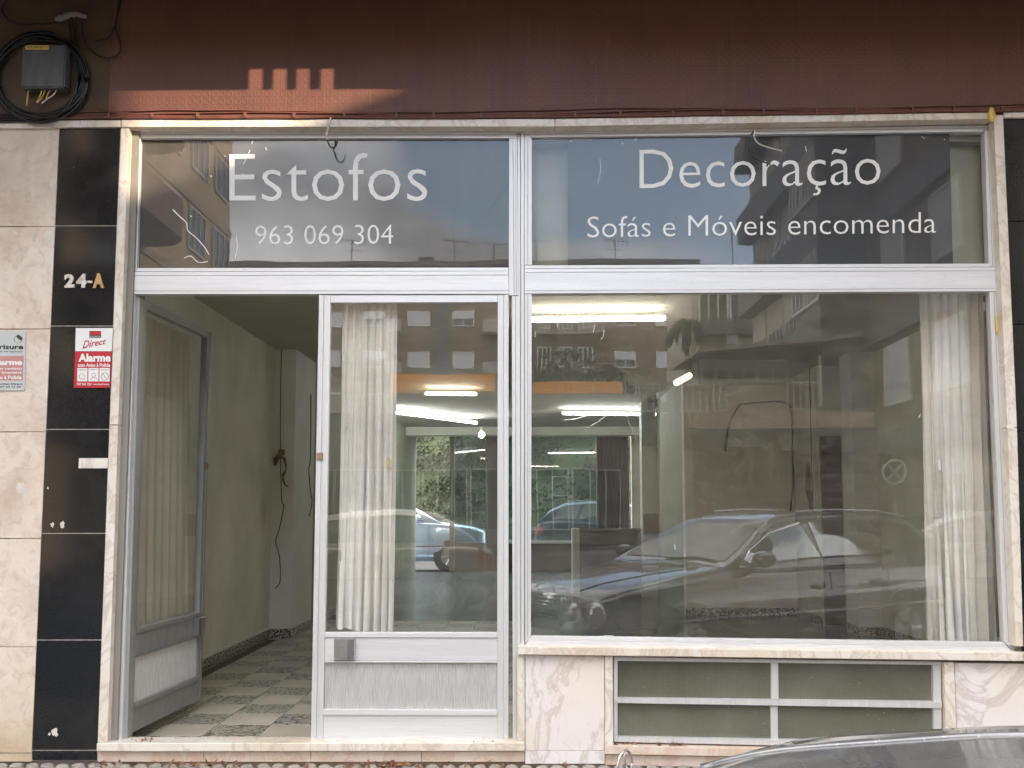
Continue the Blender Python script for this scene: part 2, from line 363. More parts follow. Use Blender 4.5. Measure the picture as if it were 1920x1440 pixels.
# fabric
def fabric(name, col, trans=0.25):
    m, t, b = newmat(name); v = coords(t, (1, 1, 1))
    n = noise(t, v, 4, 6, 0.6); wv = noise(t, coords(t, (60, 60, 400)), 6, 2)
    c = ramp(t, n, [(0.3, tuple(x * 0.85 for x in col)), (0.7, col)])
    t.links.new(c, b.inputs['Base Color']); b.inputs['Roughness'].default_value = 0.9; b.inputs['Specular IOR Level'].default_value = 0.15
    bump(t, b, wv, 0.0006, 0.3)
    tl = t.nodes.new('ShaderNodeBsdfTranslucent'); t.links.new(c, tl.inputs[0])
    mx = t.nodes.new('ShaderNodeMixShader'); mx.inputs[0].default_value = trans
    t.links.new(b.outputs[0], mx.inputs[1]); t.links.new(tl.outputs[0], mx.inputs[2]); t.links.new(mx.outputs[0], t.nodes['Material Output'].inputs[0])
    return m
MT['curtain'] = fabric('cream_curtain', (0.88, 0.86, 0.79), 0.10)
MT['curtain_y'] = fabric('yellow_lit_curtain', (0.70, 0.66, 0.53), 0.2)  # yellowish light on the open leaf's curtain is put into this colour
MT['curtain_dk'] = fabric('dark_curtain', (0.06, 0.055, 0.06), 0.1)
# outside
MT['asphalt'] = simple('asphalt', (0.06, 0.06, 0.062), 0.85, 0, 0.25, 30, 0.004, 150)
MT['cobble'] = simple('limestone_cobble', (0.29, 0.26, 0.225), 0.7, 0, 0.35, 14, 0.002, 60)
MT['mortar'] = simple('sandy_joint', (0.16, 0.13, 0.10), 0.9, 0, 0.3, 20)
MT['leaf'] = simple('dry_leaf', (0.20, 0.085, 0.04), 0.7, 0, 0.4, 20)
MT['foliage'] = simple('foliage', (0.055, 0.072, 0.030), 0.6, 0, 0.5, 1.5)
MT['foliage2'] = simple('foliage_dark', (0.030, 0.045, 0.018), 0.6, 0, 0.4, 1.5)
MT['bark'] = simple('bark', (0.10, 0.075, 0.05), 0.9, 0, 0.3, 8)
MT['grass'] = simple('hill_grass', (0.075, 0.095, 0.04), 0.9, 0, 0.55, 0.9)
MT['bld_tan'] = simple('tan_render', (0.52, 0.42, 0.29), 0.85, 0, 0.1, 0.4)
MT['bld_brown'] = simple('brown_render', (0.17, 0.13, 0.085), 0.85, 0, 0.12, 0.4)
MT['bld_dkbrown'] = simple('dark_brown_panel', (0.13, 0.085, 0.06), 0.7, 0, 0.12, 0.5)
MT['bld_grey'] = simple('grey_render', (0.24, 0.22, 0.19), 0.85, 0, 0.12, 0.4)
MT['bld_slate'] = simple('slate_blue_panel', (0.085, 0.09, 0.105), 0.6, 0, 0.1, 0.5)
MT['bld_pale'] = simple('pale_render', (0.40, 0.36, 0.29), 0.85, 0, 0.1, 0.4)
MT['shutter'] = simple('grey_roller_shutter', (0.50, 0.50, 0.52), 0.6, 0, 0.08, 3)
MT['winframe'] = simple('white_window_frame', (0.66, 0.66, 0.64), 0.5, 0, 0.05, 3)
m, t, b = newmat('far_window_glass'); b.inputs['Base Color'].default_value = (0.03, 0.035, 0.04, 1); b.inputs['Roughness'].default_value = 0.08; b.inputs['Specular IOR Level'].default_value = 0.8; MT['winglass'] = m
MT['tiles'] = simple('roof_tiles', (0.30, 0.13, 0.07), 0.8, 0, 0.2, 3)
def paint(name, col, metal=0.5, rough=0.3):
    m, t, b = newmat(name); v = coords(t, (1, 1, 1))
    n = noise(t, v, 3, 5, 0.6); n2 = noise(t, v, 120, 2, 0.6)
    c = mixc(t, ramp(t, n, [(0.4, (0, 0, 0)), (0.8, (.25, .25, .25))]), col, (0.30, 0.28, 0.25))
    c = mixc(t, ramp(t, n2, [(0.62, (0, 0, 0)), (0.7, (.35, .35, .35))]), c, (0.45, 0.43, 0.40))
    t.links.new(c, b.inputs['Base Color']); b.inputs['Metallic'].default_value = metal; b.inputs['Roughness'].default_value = rough
    b.inputs['Coat Weight'].default_value = 1.0; b.inputs['Coat IOR'].default_value = 1.7; b.inputs['Coat Roughness'].default_value = 0.05; return m
MT['paint_dark'] = paint('dusty_grey_paint', (0.070, 0.074, 0.085), 0.1, 0.45)
MT['paint_silver'] = paint('champagne_silver_paint', (0.46, 0.41, 0.34), 0.5)
MT['paint_navy'] = paint('navy_paint', (0.03, 0.05, 0.09), 0.4)
MT['paint_blue'] = paint('pale_blue_paint', (0.30, 0.42, 0.55), 0.5)
MT['paint_white'] = paint('pale_grey_paint', (0.50, 0.50, 0.48), 0.3)
MT['rubber'] = simple('rubber', (0.02, 0.02, 0.02), 0.8)
MT['rim'] = simple('alloy_rim', (0.35, 0.35, 0.36), 0.3, 0.8)
MT['plastic'] = simple('black_plastic', (0.02, 0.02, 0.022), 0.45)
m, t, b = newmat('chrome'); b.inputs['Base Color'].default_value = (0.75, 0.75, 0.75, 1); b.inputs['Metallic'].default_value = 1; b.inputs['Roughness'].default_value = 0.12; MT['chrome'] = m
m, t, b = newmat('car_glass'); b.inputs['Base Color'].default_value = (0.22, 0.23, 0.23, 1); b.inputs['Roughness'].default_value = 0.03; b.inputs['Metallic'].default_value = 0.75; b.inputs['Coat Weight'].default_value = 1.0; MT['carglass'] = m
m, t, b = newmat('windscreen_glass'); b.inputs['Base Color'].default_value = (0.03, 0.032, 0.032, 1); b.inputs['Roughness'].default_value = 0.04; b.inputs['Specular IOR Level'].default_value = 0.4; MT['screen'] = m
m, t, b = newmat('orange_board_added_glow'); b.inputs['Base Color'].default_value = (0.75, 0.30, 0.03, 1); b.inputs['Emission Color'].default_value = (1.0, 0.42, 0.03, 1); b.inputs['Emission Strength'].default_value = 0.14; MT['orange_glow'] = m  # weak emission added so the mirrored orange boards look vivid
MT['soffit'] = simple('dark_brown_soffit', (0.05, 0.028, 0.02), 0.8)
m, t, b = newmat('tail_light'); b.inputs['Base Color'].default_value = (0.5, 0.02, 0.02, 1); b.inputs['Roughness'].default_value = 0.15; b.inputs['Coat Weight'].default_value = 1; MT['tail'] = m
m, t, b = newmat('head_light'); b.inputs['Base Color'].default_value = (0.6, 0.62, 0.64, 1); b.inputs['Roughness'].default_value = 0.1; b.inputs['Metallic'].default_value = 0.4; b.inputs['Coat Weight'].default_value = 1; MT['head'] = m
def emis(name, col, s):
    m, t, b = newmat(name); b.inputs['Base Color'].default_value = (0.8, 0.8, 0.8, 1)
    b.inputs['Emission Color'].default_value = (*col, 1); b.inputs['Emission Strength'].default_value = s; return m
MT['tube_lit'] = emis('lit_fluorescent_tube', (0.92, 1.0, 0.97), 12.0)
MT['tube_warm'] = emis('lit_warm_tube', (1.0, 0.96, 0.80), 7.0)
MT['bulb'] = emis('lit_bulb', (1.0, 0.98, 0.92), 12.0)
# wired cathedral glass of the vent window
m, t, b = newmat('wired_rough_glass'); g = t.nodes.new('ShaderNodeNewGeometry'); s = t.nodes.new('ShaderNodeSeparateXYZ'); t.links.new(g.outputs['Position'], s.inputs[0])
def lines(axis, pit, wdt):
    f = math_(t, 'ABSOLUTE', math_(t, 'SUBTRACT', math_(t, 'FRACT', math_(t, 'DIVIDE', s.outputs[axis], pit)), 0.5))
    return math_(t, 'LESS_THAN', f, wdt)
gr = math_(t, 'MAXIMUM', lines(0, 0.0125, 0.10), lines(2, 0.0125, 0.10))
n1 = noise(t, g.outputs['Position'], 3, 6, 0.6, 0.4)
c = ramp(t, n1, [(0.3, (0.115, 0.115, 0.085)), (0.7, (0.165, 0.165, 0.13))]); c = mixc(t, math_(t, 'MULTIPLY', gr, 0.35), c, (0.07, 0.06, 0.05))
dr = ramp(t, noise(t, g.outputs['Position'], 60, 3, 0.7), [(0.66, (0, 0, 0)), (0.74, (.5, .5, .5))])
c = mixc(t, dr, c, (0.4, 0.36, 0.3))
t.links.new(c, b.inputs['Base Color']); b.inputs['Roughness'].default_value = 0.22
bump(t, b, noise(t, g.outputs['Position'], 120, 2), 0.001, 0.4); MT['wired'] = m
MT['transom_board'] = simple('olive_grey_board', (0.25, 0.25, 0.19), 0.8, 0, 0.12, 3)

# ------------------------------------------------------------ text
def text_bm(s, bold=0.0, depth=0.0, shear=0.0, res=3):
    cu = bpy.data.curves.new('lettering', 'FONT'); cu.body = s; cu.offset = bold; cu.extrude = depth; cu.resolution_u = res; cu.shear = shear
    ob = bpy.data.objects.new('lettering', cu); COL.objects.link(ob)
    bpy.context.view_layer.update()
    dg = bpy.context.evaluated_depsgraph_get(); me = bpy.data.meshes.new_from_object(ob.evaluated_get(dg))
    bm = bmesh.new(); bm.from_mesh(me)
    bpy.data.objects.remove(ob); bpy.data.curves.remove(cu); bpy.data.meshes.remove(me)
    return bm
def text_px(name, s, x0, x1, yl, yr, y, mat, parent, bold=0.0, thick=0.0006, shear=0.0, lean=0.0):
    """text whose bounding box fills x0..x1 in the facade; yl=(top,bottom) at the left end, yr at the right end"""
    bm = text_bm(s, bold, 0.02, shear)
    xs = [v.co.x for v in bm.verts]; ys = [v.co.y for v in bm.verts]; ax, bx_, ay, by = min(xs), max(xs), min(ys), max(ys)
    q = [P(x0, yl[0], y), P(x1, yr[0], y), P(x1, yr[1], y), P(x0, yl[1], y)]
    for vtx in bm.verts:
        u = (vtx.co.x - ax) / (bx_ - ax); k = (by - vtx.co.y) / (by - ay)
        top = q[0].lerp(q[1], u); bot = q[3].lerp(q[2], u); p = top.lerp(bot, k)
        vtx.co = Vector((p.x, y - (thick if vtx.co.z > 0 else 0), p.z))
    # one print per word
    isl = []; seen = set(); bm.verts.ensure_lookup_table()
    for v0 in bm.verts:
        if v0 in seen: continue
        st = [v0]; comp = []; seen.add(v0)
        while st:
            v_ = st.pop(); comp.append(v_)
            for e in v_.link_edges:
                o_ = e.other_vert(v_)
                if o_ not in seen: seen.add(o_); st.append(o_)
        isl.append((min(v.co.x for v in comp), max(v.co.x for v in comp), comp))
    isl.sort(key=lambda q: q[0]); gap = (P(0, yl[1], y) - P(0, yl[0], y)).length * 0.22; groups = []; hi_ = -1e9
    for a, b_, comp in isl:
        if a - hi_ > gap: groups.append([])
        groups[-1] += comp; hi_ = max(hi_, b_)
    if len(groups) < 2 or ' ' not in s: return finish(bm, name, mat, parent)
    me = bpy.data.meshes.new('tmp'); idx = {v: i for i, v in enumerate(bm.verts)}; bm.verts.index_update(); bm.to_mesh(me); sets = [set(v.index for v in g) for g in groups]; bm.free(); last = None
    for st in sets:
        b2 = bmesh.new(); b2.from_mesh(me); b2.verts.ensure_lookup_table()
        bmesh.ops.delete(b2, geom=[v for v in b2.verts if v.index not in st], context='VERTS'); last = finish(b2, name, mat, parent)
    bpy.data.meshes.remove(me); return last
# ============================================================ GROUND
bm = bmesh.new(); bx(bm, -60, 60, -75, -1.9, -0.5, -0.04); road = struct(bm, 'road', MT['asphalt'])
bm = bmesh.new(); bx(bm, -60, 60, -1.896, -0.001, -0.5, 0.012); pave = struct(bm, 'pavement', MT['mortar'])
bm = bmesh.new(); bx(bm, -60, 60, -1.90, -1.76, -0.4, 0.030); struct(bm, 'kerb', MT['bld_grey'])
cob = []
for k in range(6):
    b_ = bmesh.new()
    s = 0.038
    pts = [(s * 1.02 * math.cos(a) * (0.9 + 0.14 * rnd.random()), s * math.sin(a) * (0.9 + 0.14 * rnd.random())) for a in [i * math.pi / 3 + 0.1 for i in range(6)]]
    lo = [b_.verts.new((x, y, 0)) for x, y in pts]; mi = [b_.verts.new((x * .97, y * .97, 0.02)) for x, y in pts]; hi = [b_.verts.new((x * .7, y * .7, 0.026 + 0.003 * rnd.random())) for x, y in pts]
    for a, c in ((lo, mi), (mi, hi)):
        for i in range(6): b_.faces.new((a[i], a[(i + 1) % 6], c[(i + 1) % 6], c[i]))
    b_.faces.new(hi)
    me = bpy.data.meshes.new('cobble'); b_.to_mesh(me); b_.free(); me.materials.append(MT['cobble']); cob.append(me)
far = bmesh.new()
porg = ORG[pave.name]
for j in range(24):
    for i in range(-44, 44):
        x = (i + (0.5 if j % 2 else 0)) * 0.084 + rnd.uniform(-.004, .004); y = -0.038 - j * 0.072 + rnd.uniform(-.003, .003)
        z = 0.006 + rnd.uniform(0, .006); a = rnd.uniform(-.5, .5)
        if j < 3 and abs(x) < 3.3:
            o = bpy.data.objects.new('cobble', cob[rnd.randrange(6)]); COL.objects.link(o); o.parent = pave
            o.location = Vector((x, y, z)) - porg; o.rotation_euler = (rnd.uniform(-.05, .05), rnd.uniform(-.05, .05), a)
        elif y > -1.72:
            s = 0.041; v = [far.verts.new((x + s * math.cos(a + q * math.pi / 3), y + s * math.sin(a + q * math.pi / 3), z + 0.022)) for q in range(6)]
            far.faces.new(v)
o = finish(far, 'cobble_field', MT['cobble'], pave); o['kind'] = 'stuff'

# ============================================================ SHOP BUILDING
sb = thing('shop_building', 'ground floor of a building with brown fascia, beige and black stone cladding and marble trim', 'building', (0, 0.05, 0))
ORG['shop_building'] = Vector((0, 0.05, 0))
# back-up masonry behind the cladding
box('wall', -8, -2.26, 0.04, 0.22, -0.1, 4.9, MT['bld_grey'], sb)
box('wall', 2.80, 9, 0.04, 0.22, -0.1, 4.9, MT['bld_grey'], sb)
box('wall', -2.26, 2.80, 0.13, 0.25, 3.56, 4.9, MT['bld_grey'], sb)
box('wall', 0.09, 2.80, 0.06, 0.22, -0.1, 0.60, MT['bld_grey'], sb)
# fascia: sheets side by side, joint by joint
xs = [-8.0, -5.4, -2.42, -1.19, 1.2, 3.6, 6.2, 9.0]
for i in range(len(xs) - 1):
    zb = P(960, 222, 0).z
    box('fascia_panel', xs[i] + .0004, xs[i + 1] - .0004, -0.012, 0.04, zb, 4.9, MT['olive'] if xs[i + 1] < -2.3 else MT['fascia'], sb)
# overhanging slab; the unseen slotted lip is added to shape the toothed sun patch
box('overhang_slab', -8, 9, -1.10, -0.013, 4.56, 4.9, MT['soffit'], sb)
box('upper_storeys', -25, 25, 0.30, 17.1, 4.903, 24, MT['bld_pale'], sb)
SX = 1.375
edges = [-8.0]
for a_, c_ in ((460, 488), (505, 533), (549, 576), (594, 621)):
    edges += [P(a_, 150).x + SX, P(c_, 150).x + SX]
edges.append(9.0)
lip = bmesh.new()
for i in range(0, len(edges), 2):
    bx(lip, edges[i], edges[i + 1], -1.10, -1.092, 4.38, 4.5595)
for i in range(1, len(edges) - 1, 2):
    bx(lip, edges[i], edges[i + 1], -1.10, -1.092, 4.505, 4.5595)
finish(lip, 'sun_patch_lip', MT['fascia'], sb)
# left cladding
jb = [240, 425, 617, 810, 1010, 1213, 1412]
def lx(y0, xt, xb):  # x on a leaning line given at y=240 and y=1400
    return xt + (xb - xt) * (y0 - 240) / 1160.0
for i in range(6):
    a_, c_ = jb[i] + 0.8, jb[i + 1] - 0.8
    slab('stone_panel', [(lx(a_, -190, -255), a_), (lx(a_, 111, 59.5), a_), (lx(c_, 111, 59.5), c_), (lx(c_, -190, -255), c_)], 0.0 - 0.002 * (i % 2), 0.04, MT['beige'], sb, 0.0015)
slab('stone_panel', [(-255, 1413), (59, 1413), (58.5, 1428), (-256, 1428)], 0.004, 0.04, MT['beige'], sb)
jk = [240, 423, 611, 805, 1000, 1200, 1407]
for i in range(6):
    a_, c_ = jk[i] + 1.0, jk[i + 1] - 1.0
    slab('black_panel', [(lx(a_, 112, 60.5), a_), (lx(a_, 225, 182.5), a_), (lx(c_, 225, 182.5), c_), (lx(c_, 112, 60.5), c_)], 0.001 + 0.001 * (i % 2), 0.04, MT['black'], sb, 0.001)
slab('black_panel', [(60, 1408), (182, 1408), (182, 1426), (60, 1426)], 0.003, 0.04, MT['black'], sb)
slab('joint', [(60, 238), (228, 238), (184, 1426), (0, 1426)], 0.007, 0.0395, MT['marble_trim'], sb, 0)
# right cladding (black column)
jr = [221, 415, 608, 807, 1010, 1226]
def rx_(y0, xt, xb): return xt + (xb - xt) * (y0 - 225) / 775.0
for i in range(5):
    a_, c_ = jr[i] + 0.7, jr[i + 1] - 0.7
    slab('black_panel', [(rx_(a_, 1881, 1914.5), a_), (rx_(a_, 2000, 2045), a_), (rx_(c_, 2000, 2045), c_), (rx_(c_, 1881, 1914.5), c_)], 0.001 + 0.001 * (i % 2), 0.04, MT['black'], sb, 0.001)
slab('stone_panel', [(2001, 221), (2400, 221), (2500, 1430), (2046, 1430)], 0.0, 0.04, MT['beige'], sb)
# marble lintel (thin proud band)
slab('lintel_stone', [(-190, 226), (98, 227), (98, 240), (-190, 241)], -0.02, 0.04, MT['marble_trim'], sb)
slab('lintel_stone', [(99, 225.5), (226, 225), (226, 238), (99, 239)], -0.018, 0.04, MT['marble_trim'], sb)
slab('lintel_stone', [(227.5, 224.5), (1040, 222.5), (1040, 237), (227.5, 238)], -0.02, 0.128, MT['marble_trim'], sb)
slab('lintel_stone', [(1041, 222.5), (1862, 210.5), (1862, 222.5), (1041, 237)], -0.02, 0.128, MT['marble_trim'], sb)
slab('lintel_stone', [(1882, 210), (2400, 204), (2400, 216), (1882, 220.5)], -0.018, 0.04, MT['marble_trim'], sb)
slab('plaster_strip', [(249, 238), (1862, 222), (1862, 236), (249, 249)], 0.10, 0.128, MT['marble_trim'], sb, 0)
# jambs in two stones each
slab('jamb_stone', [(227, 239), (242, 239), (221.5, 796), (206.5, 796)], -0.008, 0.12, MT['marble_trim'], sb)
slab('jamb_stone', [(206, 797.5), (221.5, 797.5), (201, 1392), (183, 1392)], -0.008, 0.12, MT['marble_trim'], sb)
slab('jamb_stone', [(1863, 210.5), (1880.5, 210.5), (1907, 801), (1889, 801)], -0.008, 0.12, MT['marble_trim'], sb)
slab('jamb_stone', [(1889, 802), (1907, 802), (1919, 1212), (1905, 1212)], -0.008, 0.12, MT['marble_trim'], sb)
# sill, threshold, stall-riser stones
slab('sill_stone', [(971.5, 1212.5), (1919, 1224), (1920, 1240), (971, 1227.5)], -0.035, 0.12, MT['marble_trim'], sb, 0.003)
slab('sill_stone', [(1921, 1224), (2300, 1229), (2300, 1245), (1921, 1240)], -0.033, 0.04, MT['marble_trim'], sb, 0.003)
slab('threshold_stone', [(181, 1394), (984, 1393), (984, 1408), (181, 1409)], -0.03, 0.13, MT['marble_trim'], sb, 0.003)
for a_, c_ in ((184, 382), (383, 582), (583, 790), (791, 984)):
    slab('plinth_stone', [(a_, 1409.5), (c_ - .5, 1409.5), (c_ - .5, 1428), (a_, 1428)], 0.006, 0.06, MT['marble_pink'], sb, 0.001)
slab('pilaster_stone', [(969.5, 1227.5), (983.8, 1227.5), (983.8, 1392.5), (969.5, 1392.5)], -0.006, 0.058, MT['marble_trim'], sb)
slab('riser_stone', [(985, 1228), (1133, 1230), (1133.5, 1407), (985, 1407)], 0.006, 0.058, MT['marble'], sb)
slab('pilaster_stone', [(1134.2, 1230), (1149, 1230), (1150, 1397), (1134.2, 1397)], -0.006, 0.058, MT['marble_trim'], sb)
slab('plinth_stone', [(985, 1408), (1134, 1408), (1134, 1432), (985, 1432)], 0.003, 0.058, MT['marble'], sb)
slab('plinth_stone', [(1135, 1415), (1420, 1420), (1420, 1440), (1135, 1434)], 0.010, 0.058, MT['marble_pink'], sb)
slab('plinth_stone', [(1421, 1420), (1800, 1427), (1800, 1446), (1421, 1440)], 0.010, 0.058, MT['marble_pink'], sb)
slab('vent_sill_stone', [(1134.5, 1398), (1792, 1411), (1792, 1426), (1134.5, 1414)], -0.022, 0.12, MT['marble_pink'], sb, 0.002)
slab('pilaster_stone', [(1771, 1242), (1789, 1242), (1795, 1410), (1775, 1410)], -0.006, 0.058, MT['marble_trim'], sb)
slab('riser_stone', [(1790, 1243), (2060, 1246), (2066, 1430), (1796, 1430)], 0.006, 0.058, MT['marble'], sb)
# vent window
vw = finish((lambda q: q)(bmesh.new()), 'vent_window', MT['alu_v'], sb)
ORG[vw.name] = ORG['shop_building'].copy(); vw.location = (0, 0, 0)
def vbar(bmx, pts, y0=0.03, y1=0.075): hexa(bmx, quad(pts, y0), y0, y1)
vb = bmesh.new()
vbar(vb, [(1151, 1232), (1770, 1241), (1770, 1247), (1151, 1239)])
vbar(vb, [(1151, 1239.2), (1158, 1239.2), (1158, 1388), (1151, 1388)])
vbar(vb, [(1749, 1247.2), (1764, 1247.2), (1766, 1400), (1752, 1400)])
vbar(vb, [(1446, 1243.5), (1459, 1243.8), (1460, 1311), (1446.5, 1311)], 0.028)
vbar(vb, [(1445, 1324), (1458, 1324), (1459, 1391), (1446, 1391)], 0.034)
vbar(vb, [(1152, 1309), (1766, 1316), (1766, 1328), (1152, 1318)], 0.018)
vbar(vb, [(1152, 1381.5), (1752, 1392), (1752, 1404), (1152, 1391)], 0.025)
org_ = ORG['shop_building']
for vtx in vb.verts: vtx.co -= org_
bmesh.ops.recalc_face_normals(vb, faces=vb.faces); vb.to_mesh(vw.data); vb.free()
for pts in ([(1157, 1236), (1447, 1240), (1447, 1312), (1157, 1310)], [(1458, 1240), (1750, 1244), (1750, 1318), (1458, 1312)],
            [(1157, 1316), (1447, 1322), (1447, 1386), (1157, 1384)], [(1457, 1322), (1754, 1327), (1754, 1396), (1457, 1388)]):
    slab('pane', pts, 0.055, 0.058, MT['wired'], vw, 0)
# ------------------------------------------------------------ brown conduits along the lintel
for k, (ya, yb, yc, dy, r) in enumerate(((218, 217, 203, -0.018, 0.0055), (213.5, 213, 199, -0.020, 0.0045), (210, 208, 197, -0.02, 0.0035), (221, 219.5, 206, -0.03, 0.0065))):
    pts = []
    for i in range(33):
        px = -60 + i * 62.5; u = (px + 60) / 2000
        py = ya + (yb - ya) * min(1, u * 2) + (yc - yb) * max(0, u - .5) * 2 + rnd.uniform(-.8, .8) + (2.5 * math.sin(px / 130 + k) if k in (1, 2) else 0)
        pts.append(P(px, py, dy))
    props(cable('conduit', pts, r, MT['brown_cable'], None, 7, 4),
          ['thick brown painted conduit, lower of the two clipped just above the marble lintel', 'thin brown cable sagging in waves along the fascia foot', 'thinnest brown cable, topmost of the run over the shop window', 'fat brown conduit lying directly on the marble lintel'][k], 'cable', 'brown cables along the fascia')
bm = bmesh.new()
for i in range(20):
    p = P(205 + i * 88 + rnd.uniform(-12, 12), 217 - max(0, (i - 9)) * 1.25, -0.033); bx(bm, p.x - .006, p.x + .006, p.y - .008, p.y + .02, p.z - .012, p.z + .016)
finish(bm, 'cable_clip', MT['brown_cable'], sb)['kind'] = 'stuff'

# ============================================================ SHOPFRONT (aluminium)
sf = thing('shopfront', 'silver aluminium shopfront with lettered transoms, glazed double door and display window', 'shopfront', (0, 0.085, 0)); ORG['shopfront'] = Vector((0, 0.085, 0))
Y0, Y1 = 0.062, 0.118
def bar(name, pts, mat='alu_v', y0=Y0, y1=Y1, bev=0.0015, parent=None): return slab(name, pts, y0, y1, MT[mat], parent or sf, bev)
# left unit
bar('frame_head', [(249, 247), (969, 247.5), (969, 259), (249, 259)], 'alu_h')
bar('frame_stile', [(249, 259.3), (263, 259.3), (256.5, 502), (242.5, 502)])
bar('frame_stile', [(954.5, 259.3), (969.5, 259.3), (972, 554), (954, 554)])
bar('frame_rail', [(242.5, 502.5), (953.5, 501.5), (953.5, 508), (242.5, 509)], 'alu_h', y1=0.10)
bar('frame_rail', [(241.5, 509.5), (953.5, 508.3), (954, 551), (240.5, 551.5)], 'alu_h', y0=0.056)
bar('door_jamb', [(242, 552), (253, 552), (228, 1392), (212.5, 1392)])
bar('door_jamb', [(254, 556), (262, 556), (238, 1390), (229, 1390)], 'alu_dk', y0=0.085, y1=0.16)
# middle mullion
bar('mullion', [(970, 247), (975.5, 247), (976.5, 1212), (972.5, 1212)], y0=0.068)
bar('mullion', [(976.2, 247), (982.6, 247), (983, 1212), (977, 1212)], y0=0.060)
bar('mullion_back', [(966, 247), (988, 247), (988, 1212), (966, 1212)], 'groove', y0=0.10, y1=0.128, bev=0)
# right unit
bar('frame_head', [(983.2, 247), (1858, 234.5), (1845, 246.5), (997.5, 257.5)], 'alu_h')
bar('frame_stile', [(983.2, 247.3), (997, 258), (997.5, 497), (983.2, 497)])
bar('frame_stile', [(1846, 246.5), (1859, 234.8), (1872, 500), (1854.5, 500)])
bar('frame_rail', [(983.5, 497.5), (1854, 494), (1854, 500.5), (983.5, 503.5)], 'alu_h', y1=0.10)
bar('frame_rail', [(983.5, 504), (1872, 500.8), (1874, 546), (983.5, 550.5)], 'alu_h', y0=0.056)
bar('frame_stile', [(983.5, 551), (997, 551), (995.5, 1192.5), (984.5, 1208)])
bar('frame_stile', [(1855.5, 547), (1873, 547), (1903, 1223), (1883, 1204)])
bar('frame_rail', [(996, 1193), (1882, 1204.5), (1890, 1213), (990, 1200.5)], 'alu_h')
bar('frame_rail', [(990, 1201), (1890, 1213.6), (1902, 1223.5), (985, 1211.5)], 'alu_h', y0=0.055)
# extrusion grooves as flat strips, their shade put into the colour
def groove(pts, y=0.0605): slab('groove_shade_strip', pts, y, y + .001, MT['ridge'], sf, 0)
groove([(961, 262), (962.2, 262), (964.5, 550), (963.3, 550)]); groove([(965.5, 262), (966.3, 262), (968.5, 550), (967.7, 550)])
groove([(989, 260), (990.2, 260), (990.2, 496), (989, 496)]); groove([(989, 552), (990.2, 552), (989.8, 1194), (988.6, 1194)])
groove([(255, 262), (256, 262), (249.5, 500), (248.5, 500)]); groove([(1851.5, 250), (1852.6, 250), (1862, 498), (1860.9, 498)])
groove([(1863, 548), (1864.2, 548), (1892, 1205), (1890.8, 1205)])
groove([(243, 545), (953, 544.5), (953, 545.6), (243, 546.1)], .0545); groove([(243, 516), (953, 515), (953, 516), (243, 517)], .0545)
groove([(985, 544.5), (1873, 540), (1873, 541), (985, 545.5)], .0545); groove([(985, 510), (1872, 507), (1872, 508), (985, 511)], .0545)
groove([(986, 251.5), (1854, 239.5), (1854, 240.5), (986, 252.5)]); groove([(251, 252), (968, 252.5), (968, 253.5), (251, 253)])
bar('frame_stile', [(959.5, 555), (975, 555), (976.5, 1391), (961.5, 1391)])
groove([(966, 556), (967.2, 556), (968.6, 1390), (967.4, 1390)])
# glass panes
def pane(pts, mat='glass', y=GY, name='glass_pane', parent=None): return slab(name, pts, y, y + 0.006, MT[mat], parent or sf, 0)
pL = pane([(258, 254), (962, 254), (962, 505), (250, 505)], 'glass_top')
pR = pane([(990, 252), (1852, 240), (1862, 498), (990, 501)], 'glass_top')
pW = pane([(990, 545), (1862, 541), (1892, 1211), (989, 1200)])
slab('window_film', [(258, 254), (962, 254), (962, 505), (250, 505)], GY + 0.0075, GY + 0.010, MT['film'], sf, 0)
slab('window_film', [(1064, 262), (1780, 250), (1787, 497), (1065, 500)], GY + 0.0075, GY + 0.010, MT['film_blue'], sf, 0)
slab('transom_board', [(985, 240), (1875, 232), (1880, 512), (985, 512)], 0.20, 0.215, MT['transom_board'], sf, 0)
# lettering on the transoms
ty = GY - 0.0006
def letter(s, *a, **k): return text_px('lettering', s, *a, **k)
for (s, x0, x1, yl, yr, bold, prt) in (('Estofos', 430, 801, (288, 377), (286, 377), -0.010, pL), ('963 069 304', 478.5, 737, (423, 458.5), (421, 457.5), -0.010, pL),
        ('Decoração', 1199, 1651, (281, 372), (273, 364), -0.010, pR), ('Sofás e Móveis encomenda', 1101.5, 1755, (406, 445.5), (397, 436.5), -0.010, pR)):
    o = letter(s, x0, x1, yl, yr, ty, MT['vinyl'], prt, bold=bold)
# old scratches and torn tape on the transom glass
def marks(name, segs, y, mat, parent, r=0.0022):
    for s in segs:
        bm = bmesh.new(); tube(bm, smooth_path([P(a_, c_, y) for a_, c_ in s], 3), r * rnd.uniform(.7, 1.1), 4)
        for vtx in bm.verts: vtx.co.y = y + (vtx.co.y - y) * 0.15
        finish(bm, name, mat, parent)
marks('tape_remnant', [[(324, 393), (338, 407), (350, 418), (352, 432), (368, 446), (384, 464), (392, 478)], [(357, 404), (359, 407)], [(395, 329), (397, 332)], [(421, 292), (423, 293)],
      [(474, 262), (472, 270)], [(469, 281), (462, 296), (456, 309)], [(498, 276), (500, 282)], [(456, 326), (449, 333)], [(443, 440), (445, 462), (441, 485)], [(345, 484), (358, 480), (372, 492), (390, 490)]], GY - 0.001, MT['vinyl'], pL, 0.0035)
marks('crack', [[(955, 342), (932, 371), (908, 408), (885, 442), (865, 478)]], GY - 0.001, MT['ink'], pL, 0.0012)
